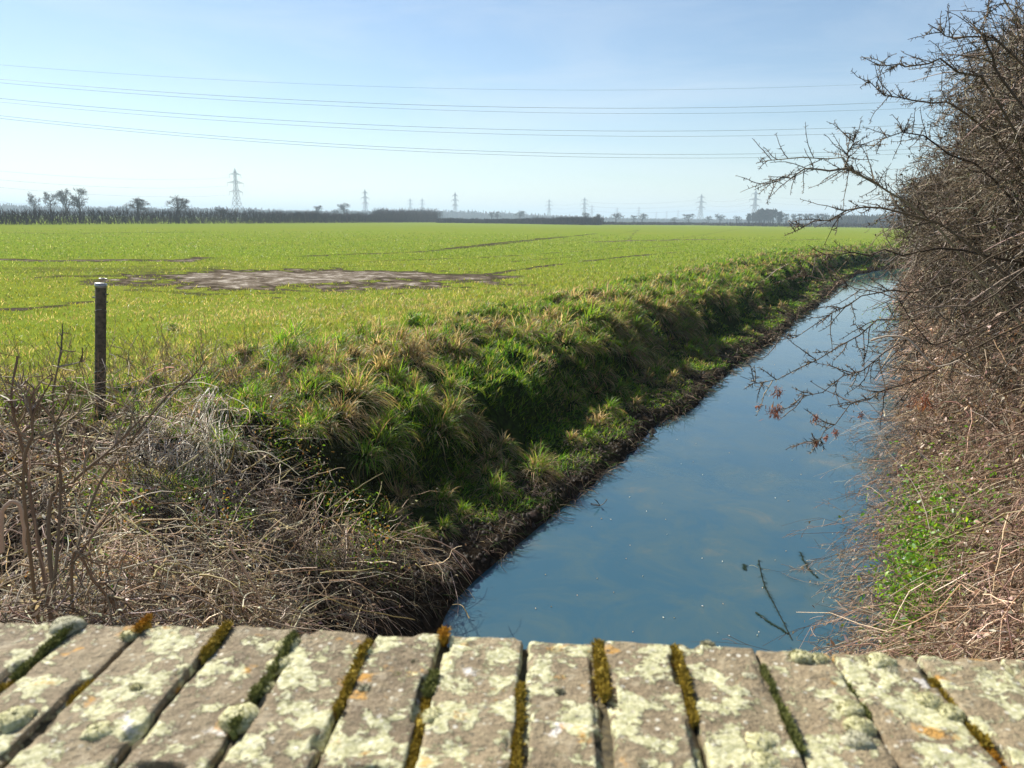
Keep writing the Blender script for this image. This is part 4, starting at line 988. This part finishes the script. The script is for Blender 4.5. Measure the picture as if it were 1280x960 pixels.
TREES = [ # px, top y, width px, dist, kind, label
 (44, 246, 11, 330, 'r0', 'small round-crowned bare tree, leftmost above the long hedge', 0),
 (64, 245.5, 16, 320, 'r1', 'wide bare tree above the hedge, left of the two tall loose ones', 0),
 (83, 242, 13, 300, 'l0', 'tall loose-twigged bare tree, left of its taller twin', 0),
 (100, 241, 17, 290, 'l1', 'tallest loose bare tree above the left end of the hedge', 0),
 (172, 251, 26, 260, 'l2', 'low spreading bare bush-like tree sticking out of the hedge top', 0),
 (222, 249, 28, 270, 'r2', 'broad domed bare tree behind the hedge, left of the tallest pylon', 0),
 (276, 259, 12, 300, 'r0', 'small low tree behind the hedge at the left foot of the tallest pylon', 0),
 (398, 258, 13, 520, 'r1', 'small round bare tree above the hedge between two pylons', 0),
 (421, 262, 11, 480, 'r2', 'small dark bushy tree rising from the hedge left of a taller one', 0),
 (430, 255.5, 14, 560, 'l0', 'loose bare tree with a spike on its right side above the hedge', 0),
 (500, 260.5, 3.4, 900, 'c0', 'narrow dark conifer left of the two small side-by-side pylons', 0),
 (521.5, 261, 3.0, 900, 'c0', 'narrow dark conifer between the two small side-by-side pylons', 0),
 (550, 264, 10, 700, 'l1', 'pale hazy bare tree right of the end of the dark hedge', 0),
 (614, 265.5, 7, 700, 'l0', 'left one of a pair of upright bare trees in the centre distance', 0),
 (622, 265, 9, 700, 'l1', 'right one of a pair of upright bare trees in the centre distance', 0),
 (650, 264, 13, 700, 'l2', 'spiky bare tree left of the broad pylon', 0),
 (669, 270, 9, 700, 'r0', 'low small tree between the spiky tree and the broad pylon', 0),
 (699, 271, 7, 700, 'r1', 'low small tree just right of the broad pylon', 0),
 (731.5, 266, 11, 620, 'r2', 'bare tree standing against the foot of the close pylon pair', 0),
 (746.5, 268, 10, 350, 'l2', 'dark bush tree marking the right end of the field hedge', 0),
 (770, 266.5, 16, 560, 'r0', 'round bare tree in front of a small pylon, right of the hedge end', 0),
 (791.5, 269.5, 9, 600, 'r1', 'smaller left one of two touching round bare trees', 0),
 (802.5, 267.5, 13, 600, 'r2', 'larger right one of two touching round bare trees', 0),
 (843, 272, 9, 700, 'l1', 'small faint tree under the tiny hazy pylons', 0),
 (861, 268, 17, 620, 'r1', 'wide round bare tree left of the tall thin pylon', 0),
 (885.5, 270.5, 8, 720, 'r2', 'small faint bare tree just right of the tall thin pylon', 0),
 (899.5, 268, 12, 580, 'r0', 'neat lone round bare tree midway between two pylons', 0),
 (921, 270.5, 10, 620, 'r2', 'small round bare tree just left of the round wood', 0)]
for k, px in enumerate((983, 991.5, 999.5, 1007, 1013.5, 1020, 1026, 1032)):
    TREES.append((px, 268.5, 7.5, 800, 'p%d' % (k % 2), '%s slender poplar in the row right of the round wood' % ['leftmost', 'second', 'third', 'fourth', 'fifth', 'sixth', 'seventh', 'last'][k], 1))
for px, ty, wpx, d, kind, lab, grp in TREES:
    tm, cm = proto(kind); base = place_far(px, d); h = H+(horizon(px)-ty)/F*d
    zb = 0; o = empty({'c': 'conifer_tree', 'p': 'poplar_tree'}.get(kind[0], 'bare_tree'), base); wd = wpx/F*d
    bb = np.array(cm.vertices[0].co), 0
    vv = np.empty(len(cm.vertices)*3, np.float32); cm.vertices.foreach_get('co', vv); vv = vv.reshape(-1, 3)
    lo, hi = np.percentile(vv, 1, 0), np.percentile(vv, 99, 0); w0 = max((hi-lo)[:2].mean(), .5)
    o.scale = (wd/w0, wd/w0, h/hi[2]); o.rotation_euler = (0, 0, random.random()*6)
    tag(o, lab, 'tree', 'poplar row' if grp else 'single trees on the horizon'); obj('trunk', tm, o); obj('crown', cm, o)
def hedge(name, label, pts, hts, n, wid, tw, cols, thick=1.6, mat='far', kind=None, cat='hedge', rough=.55, taper=.5):
    P = np.array(pts); segl = np.linalg.norm(np.diff(P, axis=0), axis=1); cum = np.concatenate([[0], np.cumsum(segl)]); u = rng.random(n)*cum[-1]
    c = np.stack([np.interp(u, cum, P[:, i]) for i in range(2)], -1) + rng.normal(size=(n, 2))*thick*.4
    hh = (.88 if kind is None else 1)*np.interp(u, cum, hts)*(1-rough/2+rough*fbm(u*.35, u*0+1.5, 3)+rough*.6*(rng.random(n)**3))
    z0 = rng.random(n)**1.4*.75*hh; d = np.stack([rng.normal(size=n)*.35, rng.normal(size=n)*.35, np.ones(n)], -1)
    L = np.minimum(hh-z0, hh*(.25+.6*rng.random(n)))
    A = Acc(); Q = walk(np.stack([c[:, 0], c[:, 1], z0], -1), d, L, 4, .12)
    A.tubes(Q, np.full(n, tw)[:, None]*np.linspace(1.1, taper, 4), colvar(n, cols, None, .2)); 
    o = obj(name, A.mesh(name, M[mat])); tag(o, label, cat, None, kind); return o
def hpt(px, base_y):
    d = H*F/(base_y-horizon(px)); p = place_far(px, d); return (p[0], p[1])
HC = [(.06, .045, .04), (.09, .065, .055), (.045, .04, .04)]
hedge('field_hedge', 'long dark leafless hedge closing the left side of the field', [hpt(-160, 277.6), hpt(0, 278.3), hpt(150, 278.5), hpt(320, 278.7), hpt(450, 278.2), hpt(545, 277.9)], [2.6, 2.7, 3.0, 3.4, 3.6, 4.6], 15000, 1, .035, HC)
hedge('field_hedge', 'lower thin dark hedge from the end of the long one to a dark bush', [hpt(545, 278.4), hpt(640, 279.5), hpt(700, 280.6), hpt(752, 281.4)], [2.0, 2.2, 2.9, 3.2], 9000, 1, .07, HC)
hedge('field_hedge', 'very low distant hedge line on the right side of the field', [hpt(752, 280.8), hpt(860, 281.2), hpt(960, 282.8), hpt(1080, 284), hpt(1180, 286)], [1.4, 1.5, 1.8, 2.2, 2.2], 8000, 1, .1, HC, 2)
hedge('hedge_bushes', 'taller scrubby bushes at the right end of the long hedge', [hpt(470, 277.0), hpt(545, 277.0)], [5.2, 5.8], 3500, 1, .08, HC, 4, kind='stuff', cat='bushes')
def arcpts(x0, x1, d, n=12):
    return [tuple(place_far(px, d+random.uniform(-60, 60))[:2]) for px in np.linspace(x0, x1, n)]
WC = [(.07, .06, .05), (.09, .075, .06), (.05, .055, .04)]
hedge('distant_wood', 'hazy blue band of far woodland along the left horizon', arcpts(-200, 560, 1300), [11, 12, 9, 11, 8, 10, 9, 11, 8, 9, 10, 10], 16000, 1, 1.2, WC, 60, kind='stuff', cat='woodland', rough=.7)
hedge('distant_wood', 'pale hazy woodland band beyond the field in the centre and right distance', arcpts(540, 1250, 1250), [11, 10, 7, 5, 4, 3.5, 4.5, 3.5, 4, 5, 7, 8], 15000, 1, .9, WC, 60, kind='stuff', cat='woodland', rough=.9)
hedge('distant_wood', 'faintest grey-blue tree line just under the sky across the whole horizon', arcpts(-200, 1300, 2600), [16, 18, 14, 15, 15, 12, 13, 9, 10, 9, 9, 12], 16000, 1, 2.0, WC, 150, kind='stuff', cat='woodland', rough=.6)
def round_wood():
    A = Acc(); c = place_far(957, 640); ax = unit(np.array([c[1], -c[0], 0]))
    for i in range(30):
        u = random.uniform(-1, 1); h = (12.3*(1-abs(u)**3.2)**.5+1.2)*random.uniform(.9, 1.0)*(.93 if i % 3 else 1); off = ax*u*13.5+np.array([0, random.uniform(-14, 14), 0])
        t, cr = tree_arrays(h, h*.55, 1, .09, 1.2)
        for q in (t, cr):
            for V, Q, C in zip(q.V, q.Q, q.C): pass
            V = np.concatenate(q.V)+c+off; A.add(V, np.concatenate(q.Q), np.concatenate(q.C))
    tag(obj('round_wood', A.mesh('round_wood', M['far'])), 'round-topped bluish clump of bare trees on the right horizon', 'wood', kind='stuff')
round_wood()
hedge('distant_wood', 'dusky blue-brown copse behind the hawthorn twigs on the right horizon', [hpt(1045, 282.3), hpt(1130, 283)], [6.5, 7.5], 2500, 1, .3, WC, 12, kind='stuff', cat='woodland', rough=.5)
def hills():
    px = np.linspace(-400, 600, 90); A = Acc(); top = np.interp(px, [-400, 0, 60, 120, 170, 250, 330, 420, 600], [16, 12, 11.5, 9, 10, 7, 5, 3.5, 1])+3*(fbm(px*.05, px*0, 3)-.5)
    V = []; rows = [(4200, 0), (4600, .6), (5000, 1), (5800, .9)]
    for d, k in rows:
        for x, t in zip(px, top): p = place_far(x, d); V.append((p[0], p[1], t*k/F*5000))
    n = len(px); i = (np.arange(len(rows)-1)[:, None]*n+np.arange(n-1)[None]).ravel(); Q = np.stack([i, i+1, i+n+1, i+n], -1)
    me = build_mesh('hills', np.array(V), Q, None, True, simple_mat('wooded_hills', (.04, .05, .035), (.09, .1, .06), .01, .95, 0))
    tag(obj('hills', me), 'low wooded blue ridge on the far left horizon', 'hills', kind='structure')
hills()
# ------------------------------------------------------------------ haze
def haze():
    x = 7200.; z0, z1 = -3.0, 75.
    V = np.array([(a, b, c) for c in (z0, z1) for b in (-x, x) for a in (-x, x)], float)
    Q = np.array([[0, 2, 3, 1], [4, 5, 7, 6], [0, 1, 5, 4], [2, 6, 7, 3], [0, 4, 6, 2], [1, 3, 7, 5]])
    m, nt = new_mat('pale_haze'); n = N(nt)
    v = n('ShaderNodeVolumePrincipled', {'Color': (.72, .90, 1.0, 1), 'Density': .0005, 'Anisotropy': .1})
    n('ShaderNodeOutputMaterial', {'Volume': v.outputs[0]})
    tag(obj('haze', build_mesh('haze', V, Q, None, False, m)), 'thin pale blue haze over the flat countryside, thickest at the horizon', 'haze', kind='stuff')
HAZE = True
if HAZE: haze()

# ------------------------------------------------------------------ light, sky, camera
w = D.worlds.new('World'); SC.world = w; w.use_nodes = True; nt = w.node_tree; nt.nodes.clear(); n = N(nt)
sky = n('ShaderNodeTexSky', sky_type='NISHITA', sun_disc=False, sun_elevation=SUN_EL, sun_rotation=SUN_AZ, air_density=1.0, dust_density=.12, ozone_density=2.5, altitude=0)
tc = n('ShaderNodeTexCoord').outputs['Generated']
mp = n('ShaderNodeMapping', {'Vector': tc, 'Scale': (1.2, 1.2, 7), 'Rotation': (0, R(8), R(20))})
cn = noise(n, 1.7, 7, mp.outputs[0], .6, .6)
cf = ramp(n, cn.outputs[0], [(.46, (0, 0, 0)), (.75, (.35,)*3)])
csky = mix(n, cf, sky.outputs[0], (7.5, 8.0, 8.4))
bg = n('ShaderNodeBackground', {'Color': csky, 'Strength': .064}); n('ShaderNodeOutputWorld', {'Surface': bg.outputs[0]})
sl = D.lights.new('sun', 'SUN'); sl.energy = 5.0; sl.angle = R(.5); sl.color = (1, .95, .87); so = obj('sun', sl)
sd = Vector((math.sin(SUN_AZ)*math.cos(SUN_EL), math.cos(SUN_AZ)*math.cos(SUN_EL), math.sin(SUN_EL)))
so.rotation_euler = sd.to_track_quat('Z', 'Y').to_euler()
cam = D.cameras.new('camera'); cam.sensor_width = 36; cam.lens = 36*F/1280; cam.clip_start = .05; cam.clip_end = 30000
cam.dof.use_dof = True; cam.dof.focus_distance = 14; cam.dof.aperture_fstop = 11
co = obj('camera', cam); co.matrix_world = Matrix.Translation((0, 0, H)) @ Matrix.Rotation(math.pi/2-PITCH, 4, 'X') @ Matrix.Rotation(ROLL, 4, 'Z')
SC.camera = co
SC.render.engine = 'CYCLES'
vs = SC.view_settings; vs.view_transform = 'Standard'; vs.look = 'None'; vs.gamma = 1; vs.exposure = .95; vs.use_curve_mapping = False
SC.render.resolution_x = 1024; SC.render.resolution_y = 768
SC.cycles.max_bounces = 4; SC.cycles.volume_bounces = 0
